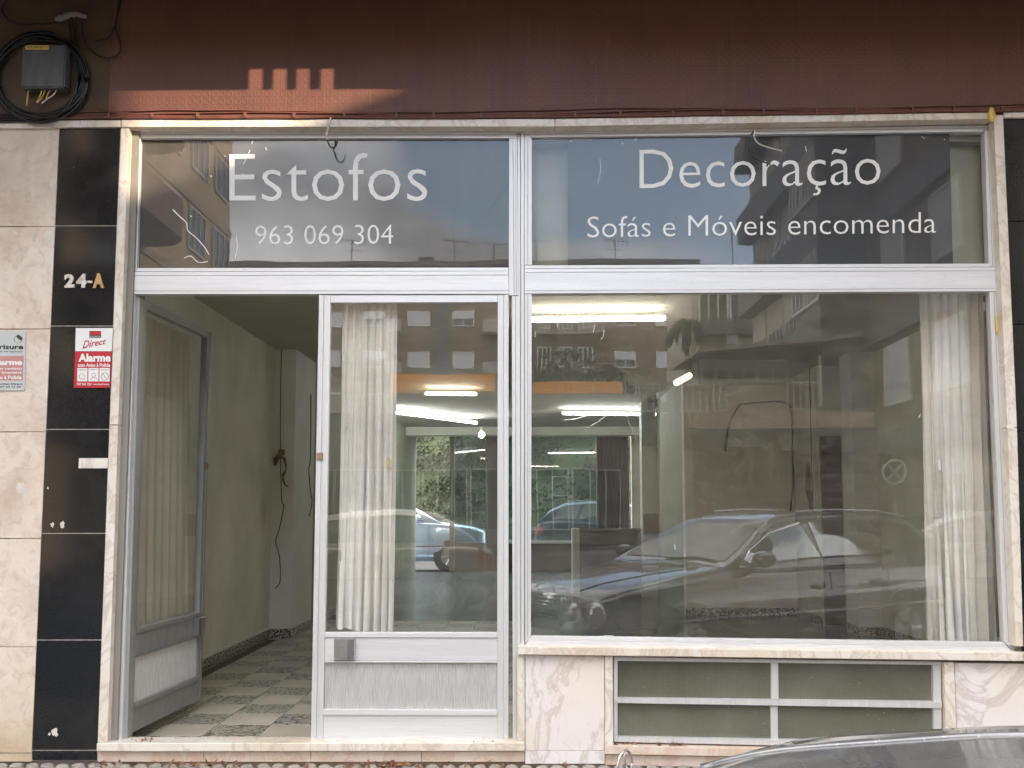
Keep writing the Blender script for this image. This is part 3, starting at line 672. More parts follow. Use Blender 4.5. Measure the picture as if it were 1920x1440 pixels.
marks('tape_remnant', [[(1067, 265), (1080, 262), (1110, 262)], [(1190, 264), (1194, 259)], [(1125, 298), (1126, 320), (1121, 345)], [(1166, 268), (1168, 270)], [(1510, 274), (1512, 284)], [(1728, 256), (1734, 260)], [(1770, 261), (1772, 262)]], GY - 0.001, MT['vinyl'], pR, 0.002)
marks('paint_splash', [[(1126, 637), (1131, 630), (1133, 618)], [(1112, 624), (1116, 608)], [(1003, 632), (1004, 622)], [(1265, 1020), (1266, 1030)], [(1722, 783), (1726, 776)], [(1131, 1191.5), (1150, 1192)], [(1776, 742), (1777, 736)], [(1045, 615), (1043, 580)]], GY - 0.001, MT['vinyl'], pW, 0.0022)
# ------------------------------------------------------------ door leaves: built in leaf space, x from the hinge, z up, outer face y=0
LEAF_W = P(958, 1000).x - P(590.5, 1000).x; LEAF_Z0 = P(700, 1387, 0.07).z; LEAF_H = P(700, 553, 0.07).z - LEAF_Z0
def leaf(name, label, mirrored, curtain_mat, darker):
    t = bpy.data.objects.new(name, None); COL.objects.link(t); t.parent = sf; t['label'] = label
    org = Vector()
    A = MT['alu_dk'] if darker else MT['alu_v']; B = MT['alu_dk'] if darker else MT['alu_h']
    def lb(nm, x0, x1, z0, z1, y0, y1, mat, bev=0.0015, par=None):
        if mirrored: x0, x1 = LEAF_W - x1, LEAF_W - x0
        bm = bmesh.new(); bx(bm, x0, x1, y0, y1, z0, z1)
        if bev: bmesh.ops.bevel(bm, geom=list(bm.edges), offset=bev, segments=1, affect='EDGES', clamp_overlap=True)
        return finish(bm, nm, mat, par or t, world=False)
    W, Hh = LEAF_W, LEAF_H; s = Hh / 834.0
    def z(py): return (1387 - py) * s
    sw = 0.028
    lb('stile', 0, sw, 0, Hh, -0.004, 0.045, A); lb('stile', sw + .0008, 0.066, 0, Hh, 0.0, 0.045, A)
    lb('stile', W - 0.062, W - 0.028, 0, Hh, 0.0, 0.045, A); lb('stile', W - 0.0272, W, 0, Hh, -0.003, 0.045, A)
    x0, x1 = 0.0668, W - 0.0628
    lb('top_rail', x0, x1, z(568), Hh, 0.001, 0.045, B)
    lb('bead', x0, x1, z(1201), z(1192), -0.006, 0.04, B); lb('lock_rail', x0, x1, z(1243), z(1201.5), 0.003, 0.042, B)
    lb('bead', x0, x1, z(1247), z(1243.5), -0.004, 0.04, B)
    lb('bead', x0, x1, z(1342), z(1332), -0.008, 0.04, B); lb('kick_panel', x0, x1, z(1387), z(1342.5), 0.003, 0.042, B)
    # corrugated sheet: real ribs
    bm = bmesh.new(); n = 92; za, zb_ = z(1332), z(1247)
    pr = []
    for i in range(n * 2 + 1):
        x = x0 + (x1 - x0) * i / (n * 2); y = 0.012 if i % 2 else 0.018
        pr.append((bm.verts.new((x, y, za)), bm.verts.new((x, y, zb_))))
    for a_, c_ in zip(pr, pr[1:]): bm.faces.new((a_[0], c_[0], c_[1], a_[1]))
    finish(bm, 'ribbed_panel', MT['corr'], t, world=False)
    lb('glass_pane', x0 - .005, x1 + .005, z(1196), z(566), 0.02, 0.026, MT['glass'], 0)
    # square pull handle
    hx0 = (0.125 if not mirrored else 0.045)
    h = lb('handle', hx0, hx0 + 0.115, z(1241), z(1202), -0.035, 0.003, MT['steel'], 0.003)
    lb('handle_recess', hx0 + 0.075, hx0 + 0.113, z(1240), z(1203), -0.037, -0.0352, MT['groove'], 0, h)
    lb('lock_plate', 0.004 if not mirrored else 0.01, 0.04, z(871), z(857), -0.012, -0.0045, MT['rust'], 0.001)
    return t
DF = P(590.5, 1000, 0.07).x
d1 = leaf('door_leaf', 'closed aluminium door leaf with ribbed lower panel and square handle', False, 'curtain', False)
d1.location = Vector((DF, 0.066, LEAF_Z0)) - ORG['shopfront']
HX = P(245, 1000, 0.10).x
d2 = leaf('door_leaf', 'door leaf standing open inward at the left of the doorway', True, 'curtain_y', True)
d2.location = Vector((HX, 0.165, LEAF_Z0 - .0)) - ORG['shopfront']; d2.rotation_euler = (0, 0, R(87))
# ------------------------------------------------------------ curtains
def curtain(name, p_tl, p_tr, p_br, p_bl, folds, amp, mat, label, parent=None, world=True, seed=1, hem=0.05, bulge=0.0):
    rr = random.Random(seed); nx, nz = folds * 10, 30
    ph = [rr.uniform(.7, 1.35) for _ in range(folds)]; cum = [0]
    for q in ph: cum.append(cum[-1] + q)
    am = [rr.uniform(.6, 1.2) for _ in range(folds + 1)]
    bm = bmesh.new(); g = []
    for j in range(nz + 1):
        v = j / nz; row = []
        for i in range(nx + 1):
            u = i / nx; k = min(int(u * folds), folds - 1); f = u * folds - k
            uu = (cum[k] + ph[k] * f) / cum[-1]
            top = p_tl.lerp(p_tr, u); bot = p_bl.lerp(p_br, uu); p = top.lerp(bot, v)
            a = amp * (0.45 + 0.55 * v) * am[k]
            y = a * math.sin(2 * math.pi * f + 0.6 * math.sin(3 * v + k)) + 0.35 * a * math.sin(5 * math.pi * u * folds / 3 + 2 * v + seed)
            p = p + Vector((0.25 * a * math.sin(4 * math.pi * f + v * 2) + bulge * math.sin(math.pi * v) * u, y, 0.004 * math.sin(k * 2.1) if j == nz else 0))
            row.append(bm.verts.new(p))
        g.append(row)
    for j in range(nz):
        for i in range(nx): bm.faces.new((g[j][i], g[j][i + 1], g[j + 1][i + 1], g[j + 1][i]))
    o = finish(bm, name, mat, parent, smooth=True, world=world)
    # hem: a doubled strip in front of the foot
    bm = bmesh.new(); rows = []
    zt, zb = 1 - hem, 1.0
    for v in (zt, 1.0):
        row = []
        for i in range(nx + 1):
            j = v * nz; j0 = int(min(j, nz - 1)); f = j - j0
            # recompute from the same surface
            u = i / nx; k = min(int(u * folds), folds - 1); ff = u * folds - k
            uu = (cum[k] + ph[k] * ff) / cum[-1]; top = p_tl.lerp(p_tr, u); bot = p_bl.lerp(p_br, uu); p = top.lerp(bot, v); a = amp * (0.45 + 0.55 * v) * am[k]
            y = a * math.sin(2 * math.pi * ff + 0.6 * math.sin(3 * v + k)) + 0.35 * a * math.sin(5 * math.pi * u * folds / 3 + 2 * v + seed)
            p = p + Vector((0.25 * a * math.sin(4 * math.pi * ff + v * 2) + bulge * math.sin(math.pi * v) * u, y - 0.003, 0.004 * math.sin(k * 2.1) if v == 1 else 0))
            row.append(bm.verts.new(p))
        rows.append(row)
    for i in range(nx): bm.faces.new((rows[0][i], rows[0][i + 1], rows[1][i + 1], rows[1][i]))
    hm = finish(bm, 'hem', mat, o if parent is None else parent, smooth=True, world=world)
    return o
yc = 0.19
def cq(pts, y): return [P(a_, c_, y) for a_, c_ in pts]
q = cq([(643, 556), (745, 556), (735, 1187), (628, 1178)], yc)
c1 = curtain('curtain', q[0], q[1], q[2], q[3], 7, 0.038, MT['curtain'], '', seed=3)
props(c1, 'cream pleated curtain hanging behind the closed door leaf', 'curtain')
q = cq([(1722, 540), (1868, 538), (1880, 1206), (1747, 1204)], 0.36)
c2 = curtain('curtain', q[0], q[1], q[2], q[3], 8, 0.058, MT['curtain'], '', seed=11, hem=0.035)
props(c2, 'cream pleated curtain at the right end of the display window', 'curtain')
for o_, a_, c_, e_ in ((c1, 729, 868, 'yellow'), (c1, 648, 792, 'white_cable'), (c2, 1761, 872, 'vinyl'), (c2, 1846, 575, 'vinyl')):
    p = P(a_, c_, 0.15 if o_ is c1 else 0.28); box('cord_weight', p.x - .007, p.x + .007, p.y - .006, p.y + .006, p.z - .03, p.z + .03, MT[e_], o_, 0.003)
cable('cord', [P(648, 560, 0.15), P(649, 690, 0.15), P(648, 790, 0.15)], 0.0015, MT['white_cable'], c1)
cable('cord', [P(1846, 555, 0.28), P(1852, 780, 0.28), P(1872, 1195, 0.28)], 0.007, MT['wall_brown'], c2)
# curtain on the open leaf, fixed behind its glass
lf = Vector((0.075, 0.06, LEAF_H * 0.975)); 
c3 = curtain('leaf_curtain', Vector((0.075, 0.07, LEAF_H * .975)), Vector((LEAF_W - .20, .07, LEAF_H * .975)), Vector((LEAF_W - .08, .07, .45)), Vector((.075, .07, .45)), 8, 0.014, MT['curtain_y'], '', parent=d2, world=False, seed=5)

# ============================================================ INTERIOR
ZF = P(600, 1387, 0.1).z
FZ = 0.075
tm = {}
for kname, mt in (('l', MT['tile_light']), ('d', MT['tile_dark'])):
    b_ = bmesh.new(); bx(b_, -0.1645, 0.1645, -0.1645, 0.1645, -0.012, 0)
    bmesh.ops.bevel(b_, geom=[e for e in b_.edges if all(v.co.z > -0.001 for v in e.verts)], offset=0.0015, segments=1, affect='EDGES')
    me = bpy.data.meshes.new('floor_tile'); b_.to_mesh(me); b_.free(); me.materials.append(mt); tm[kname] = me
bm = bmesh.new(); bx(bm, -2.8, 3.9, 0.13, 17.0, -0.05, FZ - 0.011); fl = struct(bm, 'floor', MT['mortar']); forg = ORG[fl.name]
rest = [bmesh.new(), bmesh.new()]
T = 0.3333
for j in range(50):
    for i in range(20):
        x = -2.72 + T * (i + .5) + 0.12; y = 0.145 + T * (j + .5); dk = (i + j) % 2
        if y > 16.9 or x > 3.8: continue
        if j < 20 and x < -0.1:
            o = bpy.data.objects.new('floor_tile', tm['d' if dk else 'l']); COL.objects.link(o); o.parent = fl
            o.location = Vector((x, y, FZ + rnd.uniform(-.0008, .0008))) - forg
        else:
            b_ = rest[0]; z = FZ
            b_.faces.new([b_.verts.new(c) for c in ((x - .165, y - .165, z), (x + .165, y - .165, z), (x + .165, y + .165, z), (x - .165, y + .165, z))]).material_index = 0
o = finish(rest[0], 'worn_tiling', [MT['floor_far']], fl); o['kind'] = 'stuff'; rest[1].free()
LX = G(365, 1265, FZ).x
CZ = 3.15
def sbox(name, x0, x1, y0, y1, z0, z1, mat):
    bm = bmesh.new(); bx(bm, x0, x1, y0, y1, z0, z1); return struct(bm, name, mat)
pil = G(512, 1197, FZ); pil2 = G(545, 1197, FZ)
sbox('left_wall', LX - .15, LX, 0.20, 17, 0, CZ + .7, MT['wall_in'])
sbox('wall_pier', LX + .001, pil2.x, pil.y, pil.y + 1.0, 0, CZ, MT['wall_pale'])
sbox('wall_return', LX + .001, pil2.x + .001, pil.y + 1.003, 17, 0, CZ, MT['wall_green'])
sbox('ceiling', LX, 3.85, 0.8, 17, CZ, CZ + .12, MT['ceiling'])
sbox('bulkhead_wall', LX, 3.85, 0.62, 0.8, CZ - .05, CZ + .75, MT['wall_in'])
sbox('front_ceiling', LX, 3.85, 0.13, 0.62, CZ + .70, CZ + .8, MT['ceiling'])
sbox('ceiling_beam', LX, 3.8, 15.0, 15.4, 2.98, CZ - .002, MT['wall_in'])
sbox('right_wall', 3.82, 3.95, 0.22, 17, 0, CZ + .7, MT['wall_in'])
WY = 7.5
sbox('side_wall', 2.06, 3.50, WY, WY + .2, 0, CZ, MT['wall_in'])
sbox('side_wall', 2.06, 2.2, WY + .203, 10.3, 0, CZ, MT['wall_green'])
sbox('side_wall', 3.48, 3.82, 6.4, WY - .003, 0, CZ, MT['wall_in'])
sbox('room_pillar', 3.56, 3.817, 5.35, 5.75, 0, CZ, MT['wall_pale'])
sbox('room_pillar', 1.83, 2.057, 10.3, 10.6, 0, CZ, MT['wall_pale'])
sbox('side_door_panel', 3.50, 3.74, 6.36, 6.397, 0.08, 2.3, MT['bld_dkbrown'])
# terrazzo skirtings
def skirt(x0, x1, y0, y1): sbox('skirting', x0, x1, y0, y1, FZ, FZ + .10, MT['terr'])
skirt(LX + .001, LX + .012, 0.3, pil.y - .013); skirt(LX + .013, pil2.x + .012, pil.y - .012, pil.y - .001); skirt(pil2.x + .002, pil2.x + .013, pil.y, 14)
skirt(2.05, 3.47, WY - .012, WY - .001); skirt(3.468, 3.479, 6.4, WY - .013); skirt(3.548, 3.559, 5.34, 5.75); skirt(3.548, 3.816, 5.338, 5.349); skirt(3.808, 3.819, 0.4, 5.33)
# picture rail line
sbox('skirting_lip', LX + .001, LX + .02, 0.3, pil.y - .013, FZ + .101, FZ + .118, MT['wall_pale'])
# back wall with openings (y=17)
def bk(px): return P(px, 960, 17.0).x
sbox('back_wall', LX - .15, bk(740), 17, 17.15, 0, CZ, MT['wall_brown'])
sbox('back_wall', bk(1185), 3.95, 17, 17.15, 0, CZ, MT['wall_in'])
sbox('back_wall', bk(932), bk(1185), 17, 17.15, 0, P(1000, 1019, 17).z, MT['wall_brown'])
bs = thing('rear_shopfront', 'rear glazed wall with a door opening and tinted panes at the back of the room', 'window', (bk(930), 17.0, FZ)); ORG['rear_shopfront'] = Vector((bk(930), 17.0, FZ))
ztop = P(900, 818, 17).z
for a_, c_ in ((766, 774), (843, 852), (910, 934), (1119, 1128)):
    box('post', bk(a_), bk(c_), 16.96, 17.06, FZ, ztop, MT['bld_grey'], bs)
box('head', bk(740), bk(1185), 16.95, 17.08, ztop + .001, CZ - .001, MT['bld_grey'], bs)
box('sill', bk(935), bk(1118), 16.93, 17.1, P(1000, 1019, 17).z + .001, P(1000, 1014, 17).z, MT['winframe'], bs)
box('bottom_panel', bk(852.5), bk(909.5), 16.99, 17.03, FZ, P(900, 1018, 17).z, MT['bld_grey'], bs)
box('glass_pane', bk(852.5), bk(909.5), 17.0, 17.008, P(900, 1018, 17).z + .001, ztop, MT['glass_back'], bs)
box('glass_pane', bk(934.5), bk(1118.5), 17.0, 17.008, P(900, 1014, 17).z + .001, ztop, MT['glass_back'], bs)
for x0, x1, y0, y1 in ((1035, 1064, 893, 894.5), (1035, 1064, 928, 930), (1035, 1036.5, 894, 928), (1062.5, 1064, 894, 928)):
    a_ = P(x0, y0, 16.99); c_ = P(x1, y1, 16.99); box('sticker_edge', a_.x, c_.x, 16.985, 16.995, c_.z, a_.z, MT['white'], bs)
q = cq([(738, 808), (774, 808), (772, 1080), (738, 1080)], 16.8)
props(curtain('curtain', q[0], q[1], q[2], q[3], 6, 0.03, MT['curtain_dk'], '', seed=21), 'dark curtain left of the rear doorway', 'curtain')
q = cq([(1120, 816), (1178, 816), (1180, 992), (1122, 992)], 16.8)
props(curtain('curtain', q[0], q[1], q[2], q[3], 7, 0.04, MT['curtain_dk'], '', seed=22), 'dark curtain right of the tinted rear window', 'curtain')
# half-height partition
a_ = G(1085, 1118, FZ)
pt = thing('partition', 'brown half-height counter partition with a pale green end post', 'counter', (a_.x, a_.y, FZ)); ORG['partition'] = Vector((a_.x, a_.y, FZ))
pz = P(1090, 991, a_.y).z
box('end_post', a_.x - .09, a_.x + .02, a_.y, a_.y + .5, FZ, pz, MT['wall_pale'], pt)
box('end_panel', a_.x + .021, a_.x + .14, a_.y + .06, a_.y + .5, FZ, pz - .03, MT['wall_brown'], pt)
box('front_panel', a_.x + .141, 2.04, a_.y + .45, a_.y + .5, FZ, pz - .03, MT['wall_brown'], pt)
box('cap', a_.x + .021, 2.04, a_.y + .05, a_.y + .52, pz - .029, pz, MT['wall_brown'], pt)
# ------------------------------------------------------------ lamps
def ceil_pt(px, py, z=3.06): return G(px, py, z) if False else Vector((0, -D, H)) + ray(px, py) * ((z - H) / ray(px, py).z)
def tubelamp(a_, c_, mat, label, warm=False):
    t = thing('tube_lamp', label, 'ceiling lamp', tuple((a_ + c_) / 2), group='fluorescent tube lamps'); ORG[t.name] = (a_ + c_) / 2
    bm = bmesh.new(); tube(bm, [a_, c_], 0.020, 10); finish(bm, 'tube', mat, t, smooth=False)
    up = Vector((0, 0, .03)); bm = bmesh.new(); d = (c_ - a_).normalized()
    tube(bm, [a_ - d * .03 + up, c_ + d * .03 + up], 0.014, 4); finish(bm, 'fitting', MT['ceiling'], t)
    for e in (a_ - d * .02, c_ + d * .02):
        bm = bmesh.new(); tube(bm, [e - Vector((0, 0, .02)), e + up], 0.016, 6); finish(bm, 'end_cap', MT['winframe'], t)
    return t
a_, c_ = ceil_pt(986, 600), ceil_pt(1244, 597); tubelamp(a_, c_, MT['tube_warm'], 'long bright tube lamp under the ceiling, nearest to the display window')
a_, c_ = ceil_pt(1056, 775), ceil_pt(1235, 777); tubelamp(a_, c_, MT['tube_lit'], 'horizontal tube lamp above the brown partition, with loose wires')
for k, pts in enumerate(([(1105, 778), (1080, 785), (1056, 788)], [(1140, 778), (1105, 800), (1075, 806)], [(1173, 778), (1185, 805), (1203, 843)], [(1190, 778), (1212, 790), (1240, 795)])):
    y_ = a_.y + .02
    props(cable('loose_wire', [P(x_, z_, y_) for x_, z_ in pts], 0.004, MT['white_cable']), ['pale loose wire drooping furthest left from the tube lamp over the partition', 'pale wire arcing down left from the tube lamp over the partition', 'straight pale wire dropping right from the tube lamp over the partition', 'pale wire drooping right to the end of the tube lamp over the partition'][k], 'wire', 'wires under the middle lamp')
a_, c_ = ceil_pt(732, 772), ceil_pt(893, 793); tubelamp(a_, c_, MT['tube_lit'], 'slanting tube lamp seen through the closed door leaf')
a_, c_ = ceil_pt(799, 738), ceil_pt(892, 739); tubelamp(a_, c_, MT['tube_warm'], 'short warm tube lamp higher up behind the closed door leaf')
# bare bulb
p = P(903, 815, 12.5)
t = thing('bare_bulb', 'bare lit bulb hanging at the end of the slanting lamp', 'bulb', tuple(p)); ORG[t.name] = p.copy()
bm = bmesh.new(); bmesh.ops.create_uvsphere(bm, u_segments=14, v_segments=10, radius=0.055, matrix=Matrix.Translation(p)); finish(bm, 'bulb', MT['bulb'], t, smooth=True)
bm = bmesh.new(); tube(bm, [p + Vector((0, 0, .05)), p + Vector((0, 0, .13))], 0.03, 8); finish(bm, 'socket', MT['ceiling'], t)
cable('cord', [p + Vector((0, 0, .12)), p + Vector((0.01, 0, CZ - p.z - 0.26))], 0.006, MT['white_cable'], t)
# short cylinder lamp
p0, p1 = P(1268, 718, 3.2), P(1293, 704, 3.5)
t = thing('spot_lamp', 'short yellowish cylinder lamp hanging tilted in front of the side wall', 'lamp', tuple(p1)); ORG[t.name] = p1.copy()
bm = bmesh.new(); tube(bm, [p0, p1], 0.028, 10); finish(bm, 'shade', emis('glowing_shade', (1, .85, .4), 0.45), t)
bm = bmesh.new(); tube(bm, [p1, p1 + Vector((.03, .02, .03))], 0.012, 6); finish(bm, 'socket', MT['plastic'], t)
cable('cord', [p1 + Vector((.03, .02, .03)), p1 + Vector((.02, .05, CZ - p1.z))], 0.002, MT['wall_brown'], t)
# cables on the interior walls
props(cable('wall_cable', [P(x_, z_, WY - .02) for x_, z_ in ((1360, 846), (1366, 800), (1385, 762), (1400, 757), (1450, 753), (1478, 758), (1485, 785), (1486, 850), (1487, 905), (1482, 958))], 0.012, MT['black_cable']),
      'thick black cable arched like a hook on the beige side wall', 'cable')
props(cable('wall_cable', [P(x_, z_, 6.38) for x_, z_ in ((1516, 645), (1519, 730), (1521, 830), (1524, 960))], 0.006, MT['wall_brown']), 'thin dark vertical cable left of the brown door', 'cable')
props(cable('wall_cable', [P(x_, z_, pil.y - .03) for x_, z_ in ((529, 555), (528, 640), (526, 745), (526, 850), (528, 935), (532, 950), (524, 990), (517, 1015), (524, 1045), (525, 1090), (516, 1103))], 0.0055, MT['wall_brown']), 'thin wire running down the pale pier inside the doorway', 'wire')
for k in range(3):
    props(cable('wire_bunch', [P(526 + a_, z_, pil.y - .05 - .01 * k) for a_, z_ in ((0, 850), (-10 - k, 860), (-11 + k, 872), (-4, 856 + 2 * k), (6 + k, 860), (10, 880), (4, 890 + 4 * k), (8, 908), (14, 912))], 0.009, MT['rust']), ['lowest tangled brown wire loop on the pale pier', 'middle tangled brown wire loop on the pale pier', 'outermost tangled brown wire loop on the pale pier'][k], 'wire', 'wire loops on the pier')
props(cable('hanging_wire', [P(x_, z_, 5.4) for x_, z_ in ((583, 740), (582, 855), (579, 880), (582, 920), (585, 940), (580, 968))], 0.006, MT['black_cable']), 'black wire hanging at the dark rear corner beside the door leaf', 'wire')
p = P(528, 848, pil.y - .02); props(box('wall_socket', p.x - .03, p.x + .03, p.y - .03, p.y + .018, p.z - .03, p.z + .03, MT['rust'], None, 0.006), 'small round wall socket above the tangled wires', 'socket')
p = P(1220, 970, 10.29); props(box('fuse_box', p.x - .12, p.x + .1, p.y - .12, p.y, p.z - .3, p.z + .05, MT['plastic'], None, 0.01), 'black box fixed to the pillar at the end of the partition', 'fuse box')
# floor socket specks: damp stains on side wall modelled as peeled plaster
for (x_, z_, wx, wz) in ((1516, 905, .05, .22), (1521, 940, .03, .12)):
    p = P(x_, z_, 6.39); bm = bmesh.new(); n = 9
    vs = [bm.verts.new((p.x + wx * math.cos(a) * rnd.uniform(.6, 1.2), 6.394, p.z + wz * math.sin(a) * rnd.uniform(.7, 1.2))) for a in [q_ * 2 * math.pi / n for q_ in range(n)]]
    f = bm.faces.new(vs); r_ = bmesh.ops.extrude_face_region(bm, geom=[f]); bmesh.ops.translate(bm, vec=(0, .004, 0), verts=[v for v in r_['geom'] if isinstance(v, bmesh.types.BMVert)])
    struct(bm, 'peeled_plaster', MT['bld_dkbrown'])

# ============================================================ SIGNS AND FIXINGS ON THE WALL
t = thing('house_number', 'house number 24-A in raised metal characters on the black stone', 'house number', tuple(P(160, 528, 0))); ORG[t.name] = P(160, 528, 0)
for s, x0, x1, y0, y1, mt in (('2', 122, 141, 514.5, 540, 'silver'), ('4', 144, 163.5, 514, 540, 'silver'), ('-', 165, 174, 527, 531, 'silver'), ('A', 175, 196.5, 513, 540.5, 'brass')):
    text_px('digit' if s in '24' else ('dash' if s == '-' else 'letter'), s, x0, x1, (y0, y1), (y0, y1), -0.002, MT[mt], t, bold=0.055 if s != '-' else 0, thick=0.010)
t = thing('alarm_sign', 'red and white alarm sticker on the black stone, with the word Alarme', 'sign', tuple(P(175, 670, 0))); ORG[t.name] = P(175, 670, 0)
def sp(name, pts, mt, par, y=-0.002, th=0.002): return slab(name, pts, y - th, y, MT[mt], par, 0)
sp('top_field', [(142, 615), (212, 615), (209.5, 658.5), (141, 658.5)], 'white', t); sp('red_field', [(141, 659), (209.5, 659), (206.5, 727), (138, 727)], 'red', t)
sp('logo_field', [(167.5, 620.5), (189.5, 620.5), (189.5, 633.5), (167.5, 633.5)], 'ink', t, -.0042, .0005)
for k in range(3): sp('logo_square', [(168.5 + 7 * k, 621.5), (175 + 7 * k, 621.5), (175 + 7 * k, 628.5), (168.5 + 7 * k, 628.5)], 'red', t, -.0049, .0005)
text_px('lettering', 'SECURITAS', 168.5, 188.5, (630, 632.8), (630, 632.8), -.0049, MT['white'], t)
text_px('lettering', 'Direct', 155, 199, (639, 654), (634, 645), -.0044, MT['red'], t, shear=0.35, bold=0.01)
text_px('lettering', 'Alarme', 147, 207.5, (663, 678.5), (663, 678.5), -.0044, MT['white'], t, bold=0.045)
text_px('lettering', 'com Aviso à Polícia', 146, 206.5, (681, 688), (681, 688), -.0044, MT['white'], t, bold=0.03)
for k in range(3):
    x0 = 145 + 20.8 * k; sp('pictogram_field', [(x0, 690), (x0 + 19, 690), (x0 + 18.7, 715), (x0 - .3, 715)], 'white', t, -.0042, .0005)
    bm = bmesh.new()
    if k == 0: paths = [[(148, 705), (152, 700), (160, 705), (158, 711), (150, 710), (148, 705)]]
    elif k == 1: paths = [[(172, 700), (179, 700)], [(172, 702), (174, 707), (178, 707), (179, 702)], [(169, 712), (173, 708), (179, 708), (182, 712)]]
    else: paths = [[(196.5 + 7 * math.cos(a), 706 + 7 * math.sin(a)) for a in [q_ * math.pi / 8 for q_ in range(17)]], [(192, 700), (201, 712)]]
    for pth in paths: tube(bm, [P(a_, c_, -.0048) for a_, c_ in pth], 0.0013, 4)
    finish(bm, 'pictogram', MT['ink'], t); text_px('lettering', ('Alarme', 'Vigilante', 'Acesso')[k], x0 + 3, x0 + 16, (692, 694.5), (692, 694.5), -.0048, MT['ink'], t)
text_px('lettering', '707 241 224', 144, 171.5, (718, 722.5), (718, 722.5), -.0044, MT['white'], t, bold=0.02)
text_px('lettering', 'securitasdirect.pt', 175, 204.5, (719, 722.5), (719, 722.5), -.0044, MT['white'], t, bold=0.02)
t = thing('alarm_plate', 'pale grey alarm plate with a faded red panel on the beige stone', 'sign', tuple(P(20, 677, 0))); ORG[t.name] = P(20, 677, 0)
sp('plate', [(-32, 621.5), (48.5, 621), (46, 732), (-34, 732)], 'greyprint', t, -.003, .004)
sp('red_panel', [(-27, 668), (44.5, 667.5), (42.5, 713.5), (-29, 713.5)], 'pinkred', t, -.0072, .0005)
text_px('lettering', 'verisure', -20, 43.5, (646, 655), (646, 655), -.0074, MT['ink'], t, bold=0.03)
text_px('lettering', 'Alarmes de Alta Segurança', -22, 41, (657.5, 661.5), (657.5, 661.5), -.0074, MT['ink'], t)
text_px('lettering', 'Alarme', -18, 42, (674, 684.5), (674, 684.5), -.0076, MT['white'], t, bold=0.045)
text_px('lettering', 'com registo', -14, 41, (689, 694.5), (689, 694.5), -.0076, MT['white'], t, bold=0.02)
text_px('lettering', 'de imagens', -12, 40.5, (696, 702), (696, 702), -.0076, MT['white'], t, bold=0.02)
text_px('lettering', 'e aviso à Polícia', -22, 40.5, (704, 711), (704, 711), -.0076, MT['white'], t, bold=0.03)
text_px('lettering', 'Securitas Direct', -12, 42, (718, 721.5), (718, 721.5), -.0074, MT['ink'], t, bold=0.02)
text_px('lettering', 'tel. 707 24 12 24', -16, 39, (723.5, 727), (723.5, 727), -.0074, MT['ink'], t, bold=0.02)
bm = bmesh.new(); tube(bm, [P(34 + 7.5 * math.cos(a), 636 + 7.5 * math.sin(a), -.0078) for a in [q_ * math.pi / 8 for q_ in range(17)]], 0.0008, 4); finish(bm, 'emblem_ring', MT['ink'], t)
sp('emblem_flag', [(34, 627), (42.5, 634), (39.5, 639.5), (30, 631.5)], 'ink', t, -.0074, .0005)
# letter flap
t = props(slab('letter_slot', [(148, 859), (203, 859), (201.5, 878), (147, 878)], -0.006, 0.0, MT['marble'], None, 0.001), 'small pale rectangular plate on the black stone beside the door jamb', 'plate')
# white paint splash on the black stone
for (x_, z_, s_) in ((103, 1373, 7), (93, 1376, 2.5), (98, 984, 4), (117, 984, 5), (90, 915, 2)):
    c_ = P(x_, z_, 0); bm = bmesh.new(); n = 11; s_ *= 0.003
    vs = [bm.verts.new((c_.x + s_ * math.cos(a) * rnd.uniform(.4, 1.2), -0.0006, c_.z + s_ * 1.4 * math.sin(a) * rnd.uniform(.5, 1.2))) for a in [q_ * 2 * math.pi / n for q_ in range(n)]]
    f = bm.faces.new(vs); r_ = bmesh.ops.extrude_face_region(bm, geom=[f]); bmesh.ops.translate(bm, vec=(0, -.001, 0), verts=[v for v in r_['geom'] if isinstance(v, bmesh.types.BMVert)])
    finish(bm, 'paint_spot', MT['repair'], sb)
# mortar repairs on beige panels, broken corner of the right jamb, yellow glue
def blob(pts_c, s_x, s_z, y, mt, name='repair_patch', par=None, seed=0):
    rr = random.Random(seed); c_ = P(*pts_c, y); bm = bmesh.new(); n = 16
    vs = [bm.verts.new((c_.x + s_x * math.cos(a) * rr.uniform(.65, 1.15), y, c_.z + s_z * math.sin(a) * rr.uniform(.65, 1.15))) for a in [q_ * 2 * math.pi / n for q_ in range(n)]]
    f = bm.faces.new(vs); r_ = bmesh.ops.extrude_face_region(bm, geom=[f]); bmesh.ops.translate(bm, vec=(0, .004, 0), verts=[v for v in r_['geom'] if isinstance(v, bmesh.types.BMVert)])
    return finish(bm, name, MT[mt], par or sb)
blob((99, 345), .022, .035, -.0035, 'repair', seed=1); blob((92, 443), .03, .05, -.0035, 'repair', seed=2); blob((40, 915), .03, .035, -.0035, 'repair', seed=3)
blob((1895, 800), .022, .018, -.012, 'marble', seed=4); blob((1870, 610), .012, .065, .052, 'yellow', 'glue_stain', sf, 5)
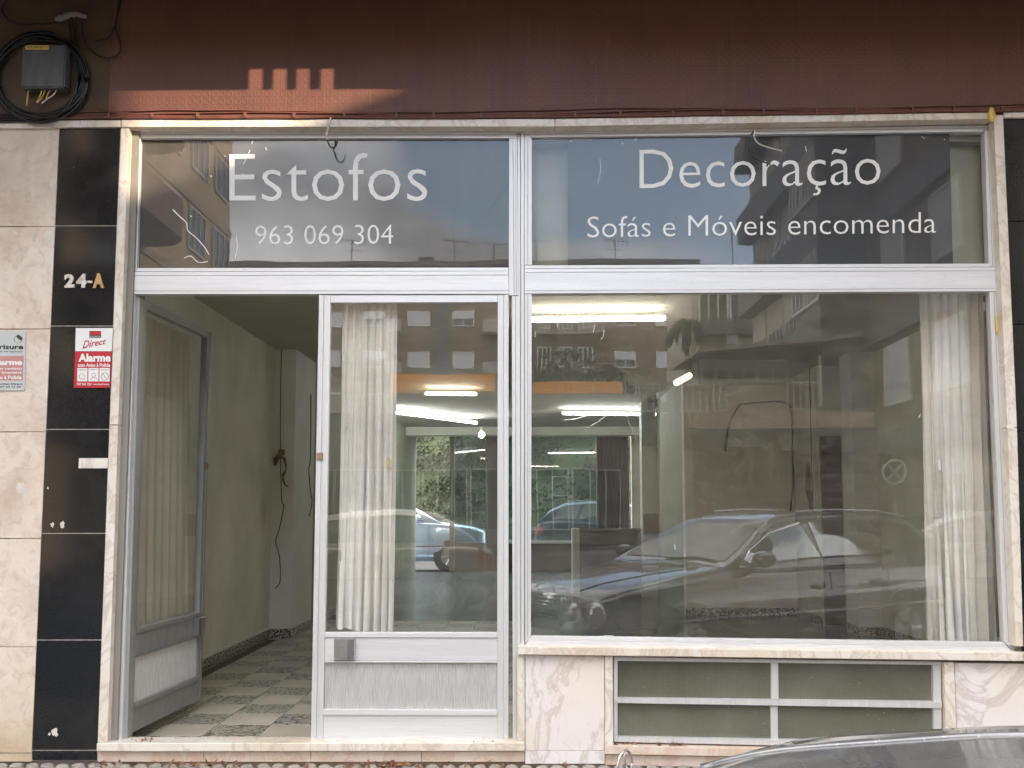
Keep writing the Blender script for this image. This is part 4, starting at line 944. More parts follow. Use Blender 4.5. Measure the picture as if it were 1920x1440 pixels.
# ============================================================ CABLE BOX, COIL, WIRES
c0 = P(80, 124, -0.01)
t = thing('junction_box', 'grey plastic junction box with a yellow label inside the black cable coil', 'junction box', tuple(c0)); ORG[t.name] = c0.copy()
a_, c_ = P(42, 84, -0.10), P(120, 164, -0.10)
bm = bmesh.new(); bx(bm, a_.x, c_.x, -0.10, -0.013, c_.z, a_.z); bmesh.ops.bevel(bm, geom=list(bm.edges), offset=.008, segments=3, affect='EDGES'); finish(bm, 'case', MT['greybox'], t, smooth=False)
sp('label_strip', [(48, 85), (91, 85), (91, 93), (48, 93)], 'yellow', t, -.1005, .001)
text_px('lettering', 'VDF-JFO-01 A1', 50, 89.5, (86.7, 91.5), (86.7, 91.5), -.102, MT['ink'], t, bold=.01)
for pts in ([(54, 166), (52, 178), (50, 198)], [(80, 166), (74, 182), (68, 192)], [(86, 166), (80, 180), (70, 193)], [(98, 165), (90, 176), (86, 187)], [(106, 168), (100, 178), (88, 186), (78, 194)]):
    cable('tail_wire', [P(x_, y_, -.06) for x_, y_ in pts], 0.0035, MT['yellow'] if pts[0][0] < 100 else MT['white_cable'], t)
coil_l = ['outermost', 'second', 'third', 'fourth', 'fifth', 'innermost']
bm = bmesh.new(); rr = random.Random(4)
for k in range(13):
    cx, cy = 74 + rr.uniform(-4, 4), 146 + rr.uniform(-4, 3); ra, rb = 78 + rr.uniform(-7, 12), 78 + rr.uniform(-10, 9); n = 40; dy = -0.02 - 0.008 * (k % 5)
    pts = [P(cx + ra * math.cos(2 * math.pi * i / n), cy + rb * math.sin(2 * math.pi * i / n), dy - .005 * math.sin(i * .7 + k)) for i in range(n + 1)]
    tube(bm, pts, 0.0062, 7)
props(finish(bm, 'cable_coil', MT['black_cable'], None, True), 'large coil of black cable hung round the grey junction box', 'cable coil')
lab = ['black cable lying lowest on the marble under the coil', 'black cable second from the bottom under the coil', 'black cable curving up to the left edge below the coil', 'black cable uppermost of the bundle below the coil']
for k in range(4):
    props(cable('black_cable', [P(x_, y_ - 3.5 * k, -.03 - .005 * k) for x_, y_ in ((-60, 228), (10, 228 - k), (60, 227), (100, 223), (140, 212 - 2 * k), (158, 185), (160 - 2 * k, 150))], 0.0062, MT['black_cable']), lab[k], 'cable', 'black cables under the coil')
# clamp with drop cables
p = P(133, 34, -.04)
t = thing('cable_clamp', 'whitish plastered cable clamp high on the fascia', 'clamp', tuple(p)); ORG[t.name] = p.copy()
bm = bmesh.new(); tube(bm, smooth_path([P(106, 38, -.03), P(125, 30, -.04), P(142, 27, -.04), P(162, 32, -.03)], 4), 0.018, 7, 0.7)
for v in bm.verts: v.co += Vector((rr.uniform(-.005, .005), 0, rr.uniform(-.005, .005)))
finish(bm, 'clamp_body', MT['bld_grey'], t)
for pts in ([(108, 40), (80, 44), (30, 44), (8, 28), (6, 10), (20, -10)], [(130, 38), (133, 70), (146, 100), (158, 140), (160, 170)], [(136, 38), (140, 68), (150, 98), (156, 130)], [(154, 38), (156, 70), (166, 90), (190, 106), (212, 107), (226, 94), (224, 74), (216, 50), (222, 20), (230, -10)],
            [(143, 38), (144, 80), (155, 110), (163, 150), (165, 170)], [(180, 76), (200, 72), (214, 52), (219, 30), (226, -10)]):
    cable('drop_cable', [P(x_, y_, -.035) for x_, y_ in pts], 0.0045, MT['black_cable'], t)
for k, pts in enumerate(([(158, 160), (170, 185), (195, 206), (240, 215)], [(161, 158), (178, 190), (205, 207), (260, 214)])):
    props(cable('brown_wire', [P(x_, y_, -.02) for x_, y_ in pts], 0.004, MT['brown_cable']), ['left of two brown wires leaving the coil to the right', 'right of two brown wires leaving the coil'][k], 'wire')
# stub wires at the lintel
t = thing('wire_stub', 'short pale wire with a black hook hanging over the word Estofos', 'wire', tuple(P(618, 225, -.03))); ORG[t.name] = P(618, 225, -.03)
cable('pale_wire', [P(x_, y_, -.03) for x_, y_ in ((622, 218), (617, 228), (614, 245), (611, 256), (616, 262))], 0.0045, MT['white_cable'], t)
cable('black_wire', [P(x_, y_, -.035) for x_, y_ in ((613, 262), (618, 273), (624, 277), (630, 274), (633, 263))], 0.0045, MT['black_cable'], t)
t = thing('wire_stub', 'black and white wire ends hanging over the word Decoração', 'wire', tuple(P(1415, 243, .05))); ORG[t.name] = P(1415, 243, .05)
cable('black_wire', [P(x_, y_, .03) for x_, y_ in ((1415, 243), (1407, 256), (1403, 275), (1410, 292), (1425, 301), (1445, 308))], 0.0045, MT['black_cable'], t)
cable('white_wire', [P(x_, y_, .025) for x_, y_ in ((1415, 243), (1414, 256), (1421, 268), (1436, 275), (1466, 283))], 0.004, MT['white_cable'], t)
p = P(1859, 215, -.03); bm = bmesh.new(); bmesh.ops.create_icosphere(bm, subdivisions=3, radius=1, matrix=Matrix.Translation(p) @ Matrix.Diagonal((.021, .012, .045, 1)))
for v in bm.verts: v.co += Vector((rr.uniform(-.003, .003), rr.uniform(-.003, .003), rr.uniform(-.004, .004)))
props(finish(bm, 'foam_lump', MT['yellow'], None, True), 'lump of yellowed foam on the right end of the lintel', 'foam')
# spalled nail on the fascia
# ============================================================ DRY LEAVES AT THE WALL FOOT
lm = []
for k in range(5):
    b_ = bmesh.new(); n = 5; L_ = rr.uniform(.02, .05); W_ = L_ * rr.uniform(.14, .3); top = []; bot = []
    for i in range(n + 1):
        u = i / n; hw = W_ * math.sin(math.pi * (0.05 + 0.9 * u)); z = .010 * math.sin(u * 3 + k)
        top.append(b_.verts.new((L_ * (u - .5), hw, z + .004))); bot.append(b_.verts.new((L_ * (u - .5), -hw, z + .004 * (k % 2))))
    for i in range(n): b_.faces.new((top[i], top[i + 1], bot[i + 1], bot[i]))
    me = bpy.data.meshes.new('dry_leaf'); b_.to_mesh(me); b_.free(); me.materials.append(MT['leaf']); lm.append(me)
spots = [(rr.gauss(730, 55), 1) for _ in range(40)] + [(rr.gauss(340, 80), 1) for _ in range(22)] + [(rr.uniform(560, 1130), 1) for _ in range(14)] + [(rr.uniform(300, 470), 1) for _ in range(14)] + [(rr.uniform(230, 285), 2) for _ in range(10)] + [(rr.uniform(850, 960), 2) for _ in range(8)] + [(rr.uniform(1150, 1280), 3) for _ in range(10)]
for x_, kind in spots:
    o = bpy.data.objects.new('dry_leaf', lm[rr.randrange(5)]); COL.objects.link(o)
    if kind == 1:
        p = P(x_, 1424, 0); o.location = (p.x, rr.uniform(-.10, -.01), rr.uniform(.040, .052))
        if x_ < 470: g_, l_ = 'leaves below the open doorway', 'curled brown leaf on the cobbles below the open doorway'
        elif x_ < 700: g_, l_ = 'leaves below the lock side of the door', 'brown leaf on the cobbles below the handle of the closed door leaf'
        elif x_ < 900: g_, l_ = 'heap of leaves below the closed door leaf', 'brown leaf in the heap against the plinth below the closed door leaf'
        else: g_, l_ = 'leaves below the marble panel', 'stray brown leaf on the cobbles near the white marble panel'
    elif kind == 2:
        p = P(x_, 1392, 0.04); o.location = (p.x, rr.uniform(.0, .05), P(600, 1394, 0).z + .004); g_, l_ = ('leaves at the foot of the open leaf', 'small brown leaf on the threshold at the foot of the open door leaf') if x_ < 400 else ('leaves at the right end of the threshold', 'small brown leaf on the threshold under the closed door leaf')
    else:
        p = P(x_, 1396, 0.04); o.location = (p.x, rr.uniform(.0, .02), P(x_, 1399, -.02).z + .004); g_ = 'debris on the vent sill'; l_ = 'bit of brown debris on the pink marble under the vent window'
    o.rotation_euler = (rr.uniform(-.5, .5), rr.uniform(-.5, .5), rr.uniform(0, 6.28)); props(o, l_, 'leaf', g_)

# ============================================================ CARS
def lerp_tab(tab, x):
    if x <= tab[0][0]: return tab[0][1]
    for (a, fa), (b, fb) in zip(tab, tab[1:]):
        if x <= b:
            u = (x - a) / (b - a); return fa + (fb - fa) * u
    return tab[-1][1]
def tab_s(tab, x, h=0.06):
    return (lerp_tab(tab, x - h) + lerp_tab(tab, x - h / 2) + lerp_tab(tab, x) + lerp_tab(tab, x + h / 2) + lerp_tab(tab, x + h)) / 5
SPEC = {
 'wagon': dict(L=4.82, hw=[(0, .60), (.12, .78), (.4, .87), (1.2, .90), (3.6, .905), (4.4, .895), (4.75, .82), (4.82, .74)],
      deck=[(0, .62), (.06, .73), (.3, .81), (.8, .895), (1.45, .97), (2.2, .97), (3.5, .985), (4.3, 1.0), (4.6, 1.0), (4.74, .98), (4.82, .92)],
      roof=[(1.38, .95), (1.75, 1.16), (2.15, 1.37), (2.45, 1.435), (3.1, 1.46), (3.8, 1.44), (4.25, 1.38), (4.5, 1.18), (4.68, .98)], gw=[(1.38, .72), (2.2, .615), (3.6, .625), (4.4, .62), (4.68, .66)], gb=[(1.38, .80), (1.7, .84), (3.6, .852), (4.4, .845), (4.68, .78)],
      wheels=(.88, 3.72), wins=[(1.72, 2.50, 1.55, 2.62), (2.62, 3.36, 2.62, 3.60), (3.46, 4.12, 3.70, 4.42)], x0=1.38, x1=4.68),
 'hatch': dict(L=3.9, hw=[(0, .55), (.12, .72), (.4, .82), (1.0, .85), (3.2, .85), (3.7, .80), (3.9, .70)],
      deck=[(0, .60), (.08, .74), (.35, .86), (.8, .95), (1.2, 1.0), (2.4, 1.0), (3.3, 1.02), (3.7, 1.0), (3.9, .88)],
      roof=[(.75, .93), (1.1, 1.13), (1.55, 1.39), (1.9, 1.47), (2.6, 1.49), (3.1, 1.44), (3.45, 1.25), (3.75, .98)], gw=[(.75, .66), (1.6, .56), (3.1, .56), (3.75, .60)], gb=[(.75, .74), (1.3, .80), (3.1, .80), (3.75, .70)],
      wheels=(.72, 3.2), wins=[(1.3, 2.05, 1.05, 2.12), (2.18, 2.85, 2.2, 3.1)], x0=.75, x1=3.75),
 'suv': dict(L=4.5, hw=[(0, .6), (.12, .8), (.4, .9), (1.2, .93), (3.8, .93), (4.3, .88), (4.5, .78)],
      deck=[(0, .75), (.08, .9), (.35, 1.0), (.9, 1.08), (1.35, 1.12), (2.6, 1.14), (3.8, 1.18), (4.3, 1.16), (4.5, 1.0)],
      roof=[(1.1, 1.08), (1.5, 1.32), (1.95, 1.58), (2.3, 1.66), (3.1, 1.68), (3.7, 1.63), (4.1, 1.45), (4.38, 1.14)], gw=[(1.1, .72), (2, .64), (3.7, .64), (4.38, .68)], gb=[(1.1, .82), (1.6, .87), (3.7, .87), (4.38, .78)],
      wheels=(.9, 3.6), wins=[(1.7, 2.4, 1.5, 2.5), (2.55, 3.2, 2.55, 3.35), (3.3, 3.85, 3.45, 4.05)], x0=1.1, x1=4.38)}
def build_car(kind, name, label, paintm, loc, rotz, detail=True, group=None):
    S = SPEC[kind]; Lc = S['L']
    t = thing(name, label, 'car', loc, rotz, group)
    def body_pt(x, s):
        # s in 0..1 : sill bottom -> shoulder -> centre line
        hw = tab_s(S['hw'], x); zd = tab_s(S['deck'], x)
        fr = min(1, max(0, x / .25)); rrr = min(1, max(0, (Lc - x) / .2)); cap = min(fr, rrr)
        zb = .20 + .12 * (1 - cap)
        prof = [(.90 * hw, zb), (.985 * hw, zb + .10), (1.0 * hw, .52), (.995 * hw, zd * .72 + .02), (.955 * hw, zd - .055), (.84 * hw, zd - .012), (.55 * hw, zd + .008), (.25 * hw, zd + .018), (0, zd + .022)]
        k = s * (len(prof) - 1); i = min(int(k), len(prof) - 2); f = k - i
        return prof[i][0] + (prof[i + 1][0] - prof[i][0]) * f, prof[i][1] + (prof[i + 1][1] - prof[i][1]) * f
    def gh_pt(x, s):
        zt = max(tab_s(S['roof'], x), 0); zb = tab_s(S['deck'], x) - .04; zt = max(zt, zb + .01)
        gb = tab_s(S['gb'], x); gw = tab_s(S['gw'], x); h = zt - zb; k0 = min(1, h / .38); gs = gb + (gw - gb) * k0
        prof = [(gb, zb), (gb + (gs - gb) * .5, zb + h * .48), (gs + .015, zt - .075 * k0), (gs - .05, zt - .022 * k0), (gs * .6, zt - .004), (0, zt)]
        us = [0, .32, .60, .70, .84, 1.0]
        for i in range(5):
            if s <= us[i + 1]:
                f = (s - us[i]) / (us[i + 1] - us[i]); return prof[i][0] + (prof[i + 1][0] - prof[i][0]) * f, prof[i][1] + (prof[i + 1][1] - prof[i][1]) * f
        return prof[-1]
    def surf(bm, fn, xa, xb, nx, ns, s0=0, s1=1, off=0.0):
        for sg in (-1, 1):
            g = []
            for i in range(nx + 1):
                row = []
                for j in range(ns + 1):
                    s = s0 + (s1 - s0) * j / ns
                    x = (xa(s) if callable(xa) else xa) + ((xb(s) if callable(xb) else xb) - (xa(s) if callable(xa) else xa)) * i / nx
                    y, z = fn(x, s); 
                    if off:
                        y2, z2 = fn(x, min(1, s + .02)); y1, z1 = fn(x, max(0, s - .02)); x3y, x3z = fn(x + .03, s)
                        tv = Vector((0, y2 - y1, z2 - z1)); tx = Vector((.03, x3y - y, x3z - z)); nn = tv.cross(tx)
                        if nn.length > 1e-9:
                            nn.normalize()
                            if nn.dot(Vector((0, y, z - .6))) < 0: nn = -nn
                            p = Vector((x, y, z)) + nn * off
                        else: p = Vector((x, y, z))
                    else: p = Vector((x, y, z))
                    p.y *= sg; row.append(bm.verts.new(p))
                g.append(row)
            for i in range(nx):
                for j in range(ns):
                    bm.faces.new((g[i][j], g[i + 1][j], g[i + 1][j + 1], g[i][j + 1]))
            if off == 0 and fn is body_pt:
                for row in (g[0], g[-1]):
                    c = bm.verts.new((row[0].co.x, 0, row[0].co.z))
                    for j in range(ns): bm.faces.new((row[j], row[j + 1], c))
    bm = bmesh.new(); surf(bm, body_pt, 0.0, Lc, 64, 24); bmesh.ops.remove_doubles(bm, verts=bm.verts, dist=.0005)
    body = finish(bm, 'body', paintm, t, smooth=True, world=False)
    bm = bmesh.new(); surf(bm, gh_pt, S['x0'], S['x1'], 50, 20); bmesh.ops.remove_doubles(bm, verts=bm.verts, dist=.0005)
    finish(bm, 'cabin', paintm, t, smooth=True, world=False)
    rx0 = [x for x, z in S['roof']]
    bm = bmesh.new(); surf(bm, gh_pt, S['x0'] + .10, rx0[2] + .02, 12, 8, .72, 1, .006); bmesh.ops.remove_doubles(bm, verts=bm.verts, dist=.001); finish(bm, 'windscreen', MT['screen'], t, smooth=True, world=False)
    bm = bmesh.new(); surf(bm, gh_pt, rx0[-3] + .06, S['x1'] - .08, 10, 8, .72, 1, .006); bmesh.ops.remove_doubles(bm, verts=bm.verts, dist=.001); finish(bm, 'rear_window', MT['carglass'], t, smooth=True, world=False)
    for (a0, a1, b0, b1) in S['wins']:   # a*: x at window top ; b*: x at belt
        for sg in (-1, 1):
            bm = bmesh.new()
            s0, s1 = .10, .565
            def xa(s, a0=a0, b0=b0): return b0 + (a0 - b0) * min(1, ((s - .10) / .465) )
            def xb(s, a1=a1, b1=b1): return b1 + (a1 - b1) * ((s - .10) / .465)
            surf(bm, gh_pt, xa, xb, 10, 8, s0, s1, .005)
            bmesh.ops.delete(bm, geom=[v for v in bm.verts if v.co.y * sg < 0], context='VERTS')
            sw_ = finish(bm, 'side_window', MT['carglass'], t, smooth=True, world=False)
            if detail:
                bm = bmesh.new(); path = []
                for s, x in [(s0, xa(s0)), (s1, xa(s1)), (s1, (xa(s1) + xb(s1)) / 2), (s1, xb(s1)), (s0, xb(s0)), (s0, (xa(s0) + xb(s0)) / 2), (s0, xa(s0))]:
                    y, z = gh_pt(x, s); path.append(Vector((x, (y + .006) * sg, z)))
                tube(bm, path, .009, 5); finish(bm, 'window_trim', MT['chrome' if kind == 'wagon' else 'plastic'], sw_, world=False)
    # wheels, arches
    for wx in S['wheels']:
        for sg in (-1, 1):
            hw = tab_s(S['hw'], wx)
            bm = bmesh.new(); tube(bm, [Vector((wx, sg * (hw - .16), .31)), Vector((wx, sg * (hw + .004), .31))], .375, 28); finish(bm, 'wheel_arch', MT['rubber'], t, world=False)
            bm = bmesh.new(); tube(bm, [Vector((wx, sg * (hw - .15), .30)), Vector((wx, sg * (hw + .012), .30))], .305, 28)
            bmesh.ops.bevel(bm, geom=[e for e in bm.edges if len(e.link_faces) == 2 and any(len(f.verts) > 6 for f in e.link_faces)], offset=.025, segments=2, affect='EDGES')
            wh = finish(bm, 'wheel', MT['rubber'], t, smooth=False, world=False)
            bm = bmesh.new(); tube(bm, [Vector((wx, sg * (hw - .02), .30)), Vector((wx, sg * (hw + .016), .30))], .20, 24)
            for k in range(5):
                a = k * 2 * math.pi / 5; d = Vector((math.cos(a), 0, math.sin(a)))
                tube(bm, [Vector((wx, sg * (hw + .016), .30)) + d * .03, Vector((wx, sg * (hw + .018), .30)) + d * .185], .022, 5)
            finish(bm, 'rim', MT['rim'], wh, world=False)
            if detail:
                bm = bmesh.new(); tube(bm, [Vector((wx + .385 * math.cos(a), sg * (hw + .006), .31 + .385 * math.sin(a))) for a in [q_ * math.pi / 14 for q_ in range(-1, 16)]], .012, 5)
                finish(bm, 'arch_lip', paintm, t, world=False)
    # lamps
    for sg in (-1, 1):
        if kind == 'wagon':
            for (xx, yy, rr_) in ((.075, .66, .105), (.035, .42, .085)):
                bm = bmesh.new(); bmesh.ops.create_uvsphere(bm, u_segments=16, v_segments=8, radius=1, matrix=Matrix.Translation((xx, sg * yy, .60)) @ Matrix.Diagonal((.07, rr_, rr_, 1)))
                hl = finish(bm, 'headlight', MT['head'], t, smooth=True, world=False)
        else:
            bm = bmesh.new(); surf(bm, body_pt, .03, .42, 8, 6, .42, .56, .008)
            bmesh.ops.delete(bm, geom=[v for v in bm.verts if v.co.y * sg < 0], context='VERTS'); finish(bm, 'headlight', MT['head'], t, smooth=True, world=False)
        bm = bmesh.new(); surf(bm, body_pt, Lc - .20, Lc - .02, 8, 6, .36, .50, .008)
        bmesh.ops.delete(bm, geom=[v for v in bm.verts if v.co.y * sg < 0], context='VERTS'); finish(bm, 'tail_light', MT['tail'], t, smooth=True, world=False)
        # mirror
        mx_ = S['wins'][0][2] + .16; y, z = gh_pt(mx_, .08)
        bm = bmesh.new(); bmesh.ops.create_icosphere(bm, subdivisions=3, radius=1, matrix=Matrix.Translation((mx_ - .02, sg * (y + .15), z + .07)) @ Matrix.Diagonal((.075, .125, .075, 1)))
        tube(bm, [Vector((mx_, sg * (y - .02), z + .01)), Vector((mx_, sg * (y + .12), z + .05))], .03, 6); finish(bm, 'wing_mirror', paintm, t, smooth=True, world=False)
        # door seams and handles
        seams = [S['wins'][0][2] - .12, S['wins'][0][3] + .03] + ([S['wins'][1][3] - .12] if len(S['wins']) > 1 else [])
        for xs_ in seams:
            bm = bmesh.new(); tube(bm, [Vector((xs_ + (.04 if s_ < .2 else 0), sg * (body_pt(xs_, s_)[0] + .001), body_pt(xs_, s_)[1])) for s_ in (.12, .2, .3, .4, .5, .56)], .005, 4); finish(bm, 'door_seam', MT['plastic'], t, world=False)
        for xs_ in seams[1:]:
            hx = xs_ - .18; y, z = body_pt(hx, .40)
            bm = bmesh.new(); bmesh.ops.create_uvsphere(bm, u_segments=12, v_segments=8, radius=1, matrix=Matrix.Translation((hx, sg * (y + .005), z)) @ Matrix.Diagonal((.11, .022, .032 if kind != 'hatch' else .05, 1)))
            finish(bm, 'door_handle', paintm if kind == 'wagon' else MT['plastic'], t, smooth=True, world=False)
        bm = bmesh.new(); tube(bm, [Vector((x_, sg * (body_pt(x_, .26)[0] + .004), body_pt(x_, .26)[1])) for x_ in np.linspace(.3, Lc - .25, 24)], .016, 5); finish(bm, 'side_moulding', paintm if kind == 'wagon' else MT['plastic'], t, world=False)
        if kind != 'hatch':
            bm = bmesh.new(); pts = [Vector((x_, sg * (gh_pt(x_, .69)[0] - .02), gh_pt(x_, .69)[1] + .035)) for x_ in np.linspace(rx0[3] + .1, rx0[-3] - .05, 16)]; tube(bm, pts, .013, 6); finish(bm, 'roof_rail', MT['rim'], t, world=False)
    # bumpers, plate, grille
    bm = bmesh.new(); bx(bm, -.012, .05, -.26, .26, .32, .43); finish(bm, 'number_plate', MT['white'], t, world=False)
    if kind == 'wagon':
        bm = bmesh.new(); bx(bm, -.02, .10, -.27, .27, .50, .745); bmesh.ops.bevel(bm, geom=list(bm.edges), offset=.03, segments=3, affect='EDGES'); gr_ = finish(bm, 'grille', MT['chrome'], t, smooth=True, world=False)
        bm = bmesh.new()
        for k in range(6): bx(bm, -.026, -.0205, -.23, .23, .53 + k * .032, .545 + k * .032)
        finish(bm, 'grille_slats', MT['plastic'], gr_, world=False)
        # hood star: ring and three spokes on a stalk
        c = Vector((.10, 0, .835)); rad = .037; bm = bmesh.new()
        tube(bm, [c + Vector((0, rad * math.cos(a), rad * math.sin(a))) for a in [q_ * math.pi / 16 for q_ in range(33)]], .0030, 6)
        for a in (math.pi / 2, math.pi * 7 / 6, math.pi * 11 / 6): tube(bm, [c, c + Vector((0, rad * math.cos(a), rad * math.sin(a)))], .0034, 5, .5)
        tube(bm, [c + Vector((0, 0, -rad)), c + Vector((0, 0, -rad - .07))], .005, 6); finish(bm, 'hood_ornament', MT['steel'], t, smooth=True, world=False)
        # raised bonnet crease lines and cowl grille
        for sg in (-1, 1):
            for (s_a, s_b) in ((.80, .70),):
                bm = bmesh.new(); tube(bm, [Vector((x_, sg * body_pt(x_, s_a + (s_b - s_a) * (x_ - .15) / 1.2)[0], body_pt(x_, s_a + (s_b - s_a) * (x_ - .15) / 1.2)[1] - .002)) for x_ in np.linspace(.15, 1.35, 20)], .011, 6); finish(bm, 'bonnet_crease', paintm, t, smooth=True, world=False)
            bm = bmesh.new(); tube(bm, [Vector((x_, sg * (body_pt(x_, .575)[0] + .0), body_pt(x_, .575)[1] + .001)) for x_ in np.linspace(.12, 1.42, 20)], .004, 5); finish(bm, 'bonnet_seam', MT['plastic'], t, world=False)
        for k in range(5):
            bm = bmesh.new(); x_ = 1.16 + k * .022; tube(bm, [Vector((x_, y_, body_pt(x_, .95)[1] + .006 - .02 * abs(y_) ** 2)) for y_ in np.linspace(.10, .60, 8)], .0045, 5); finish(bm, 'cowl_slat', MT['chrome'], t, world=False)
        for sg, y0 in ((1, -.5), ):
            bm = bmesh.new(); tube(bm, [Vector((1.44, -.05, .995)), Vector((1.50, .3, 1.03)), Vector((1.46, .62, 1.0))], .010, 5); finish(bm, 'wiper', MT['plastic'], t, world=False)
    return t
wag = build_car('wagon', 'estate_car', 'dusty dark grey estate car parked nose-in before the shop, hood star in front', MT['paint_dark'], (0.15, -3.08, -0.04), R(-33))
lab_f = Rf(925, 1040, 13.5)
build_car('hatch', 'hatchback', 'champagne hatchback with black oval handles parked across the road', MT['paint_silver'], (lab_f.x - 3.9, lab_f.y + .0 - .85, -0.04), 0)
p = Rf(1600, 960, 14)
build_car('hatch', 'hatchback', 'pale hatchback parked beyond the estate car at its far side', MT['paint_white'], (p.x - .2, p.y - .85, -0.04), 0)
# two cars on the rear street
p = P(1003, 960, 20.5)
build_car('suv', 'sport_utility_car', 'navy car seen through the tinted rear window', MT['paint_navy'], (p.x + 4.5, 21.4, 0.02), R(180), False)
p = P(915, 1000, 20.2)
build_car('suv', 'sport_utility_car', 'pale blue car seen through the open rear doorway', MT['paint_blue'], (p.x + .1, 18.75, 0.06), R(180), False)
# ============================================================ REAR STREET AND HILL
bm = bmesh.new(); bx(bm, -40, 40, 17.16, 24.5, -0.5, -0.02); struct(bm, 'rear_road', MT['asphalt'])
bm = bmesh.new(); nx, ny = 90, 60; g = []
from mathutils import noise as mnoise
def hz(x, y): return -0.3 + (y - 24.2) * 0.75 + 0.9 * mnoise.noise(Vector((x * .35, y * .35, 0))) + .3 * mnoise.noise(Vector((x * 1.3, y * 1.3, 3)))
for j in range(ny + 1):
    g.append([bm.verts.new((-30 + 60 * i / nx, 24.2 + 20 * j / ny, hz(-30 + 60 * i / nx, 24.2 + 20 * j / ny))) for i in range(nx + 1)])
for j in range(ny):
    for i in range(nx): bm.faces.new((g[j][i], g[j][i + 1], g[j + 1][i + 1], g[j + 1][i]))
struct(bm, 'hillside', MT['grass'], smooth=True)
def leaf_cloud(bm, centres, n, size, rr):
    for _ in range(n):
        c, rad = centres[rr.randrange(len(centres))]
        d = Vector((rr.gauss(0, 1), rr.gauss(0, 1), rr.gauss(0, 1))).normalized() * rad * rr.uniform(.45, 1.05)
        p = c + d; a = Vector((rr.gauss(0, 1), rr.gauss(0, 1), rr.gauss(0, 1))).normalized(); b2 = a.orthogonal().normalized(); c2 = a.cross(b2); s = size * rr.uniform(.6, 1.4)
        bm.faces.new([bm.verts.new(p + b2 * s), bm.verts.new(p + c2 * s * .5), bm.verts.new(p - b2 * s), bm.verts.new(p - c2 * s * .5)])
bm = bmesh.new(); rr = random.Random(12); cs = []
for _ in range(150):
    x, y = rr.uniform(-7, 6), rr.uniform(24.6, 36); cs.append((Vector((x, y, hz(x, y) + .2)), rr.uniform(.35, 1.1)))
leaf_cloud(bm, cs, 42000, .075, rr); props(finish(bm, 'hill_undergrowth', MT['foliage'], None), kind='stuff')

# ============================================================ THE STREET MIRRORED IN THE GLASS
def win_mesh(w_, h_, style):
    """returns list of (name, mesh) built round the window centre, facade plane y=0, outside is -y"""
    res = []
    bm = bmesh.new(); f = .06
    bx(bm, -w_ / 2, w_ / 2, -.04, .04, h_ / 2 - f, h_ / 2); bx(bm, -w_ / 2, w_ / 2, -.04, .04, -h_ / 2, -h_ / 2 + f)
    bx(bm, -w_ / 2, -w_ / 2 + f, -.04, .04, -h_ / 2 + f, h_ / 2 - f); bx(bm, w_ / 2 - f, w_ / 2, -.04, .04, -h_ / 2 + f, h_ / 2 - f)
    nv = {'shutter': 0, 'half': 1, 'strip': 3, 'glazed': 2}[style]
    for k in range(nv):
        x = -w_ / 2 + w_ * (k + 1) / (nv + 1); bx(bm, x - .03, x + .03, -.035, .03, -h_ / 2 + f, h_ / 2 - f)
    me = bpy.data.meshes.new('window'); bmesh.ops.recalc_face_normals(bm, faces=bm.faces); bm.to_mesh(me); bm.free(); me.materials.append(MT['winframe']); res.append(('window', me))
    bm = bmesh.new(); bx(bm, -w_ / 2 + f, w_ / 2 - f, -.012, -.002, -h_ / 2 + f, h_ / 2 - f); me = bpy.data.meshes.new('pane'); bm.to_mesh(me); bm.free()
    me.materials.append(MT['winglass'] if style != 'shutter' else MT['shutter']); res.append(('pane', me))
    if style in ('half', 'strip'):
        z0 = 0 if style == 'half' else -h_ * .1
        bm = bmesh.new(); bx(bm, -w_ / 2 + f + .002, w_ / 2 - f - .002, -.03, -.014, z0, h_ / 2 - f - .002); me = bpy.data.meshes.new('blind'); bm.to_mesh(me); bm.free(); me.materials.append(MT['shutter'] if style == 'half' else MT['bld_pale']); res.append(('blind', me))
    return res
WM = {}
def window(parent, x, z, w_, h_, style, y=0.0):
    k = (round(w_, 2), round(h_, 2), style)
    if k not in WM: WM[k] = win_mesh(w_, h_, style)
    root = None
    for nm, me in WM[k]:
        o = bpy.data.objects.new(nm, me); COL.objects.link(o)
        if root is None: o.parent = parent; o.location = (x, y, z); root = o
        else: o.parent = root
    return root
def lbox(nm, x0, x1, y0, y1, z0, z1, mt, par): return box(nm, x0, x1, y0, y1, z0, z1, MT[mt], par, world=False)
def antenna(par, x, y, z, h=2.2):
    bm = bmesh.new(); tube(bm, [Vector((x, y, z)), Vector((x, y, z + h))], .035, 5); tube(bm, [Vector((x - 1.0, y, z + h * .92)), Vector((x + .9, y, z + h * 1.02))], .025, 4)
    for k in range(6): xx = x - .9 + k * .33; zz = z + h * (.92 + .1 * k / 6); tube(bm, [Vector((xx, y, zz - .35)), Vector((xx, y, zz + .35))], .018, 4)
    tube(bm, [Vector((x - .7, y, z + h * .6)), Vector((x + .6, y, z + h * .64))], .02, 4); finish(bm, 'antenna', MT['plastic'], par, world=False)
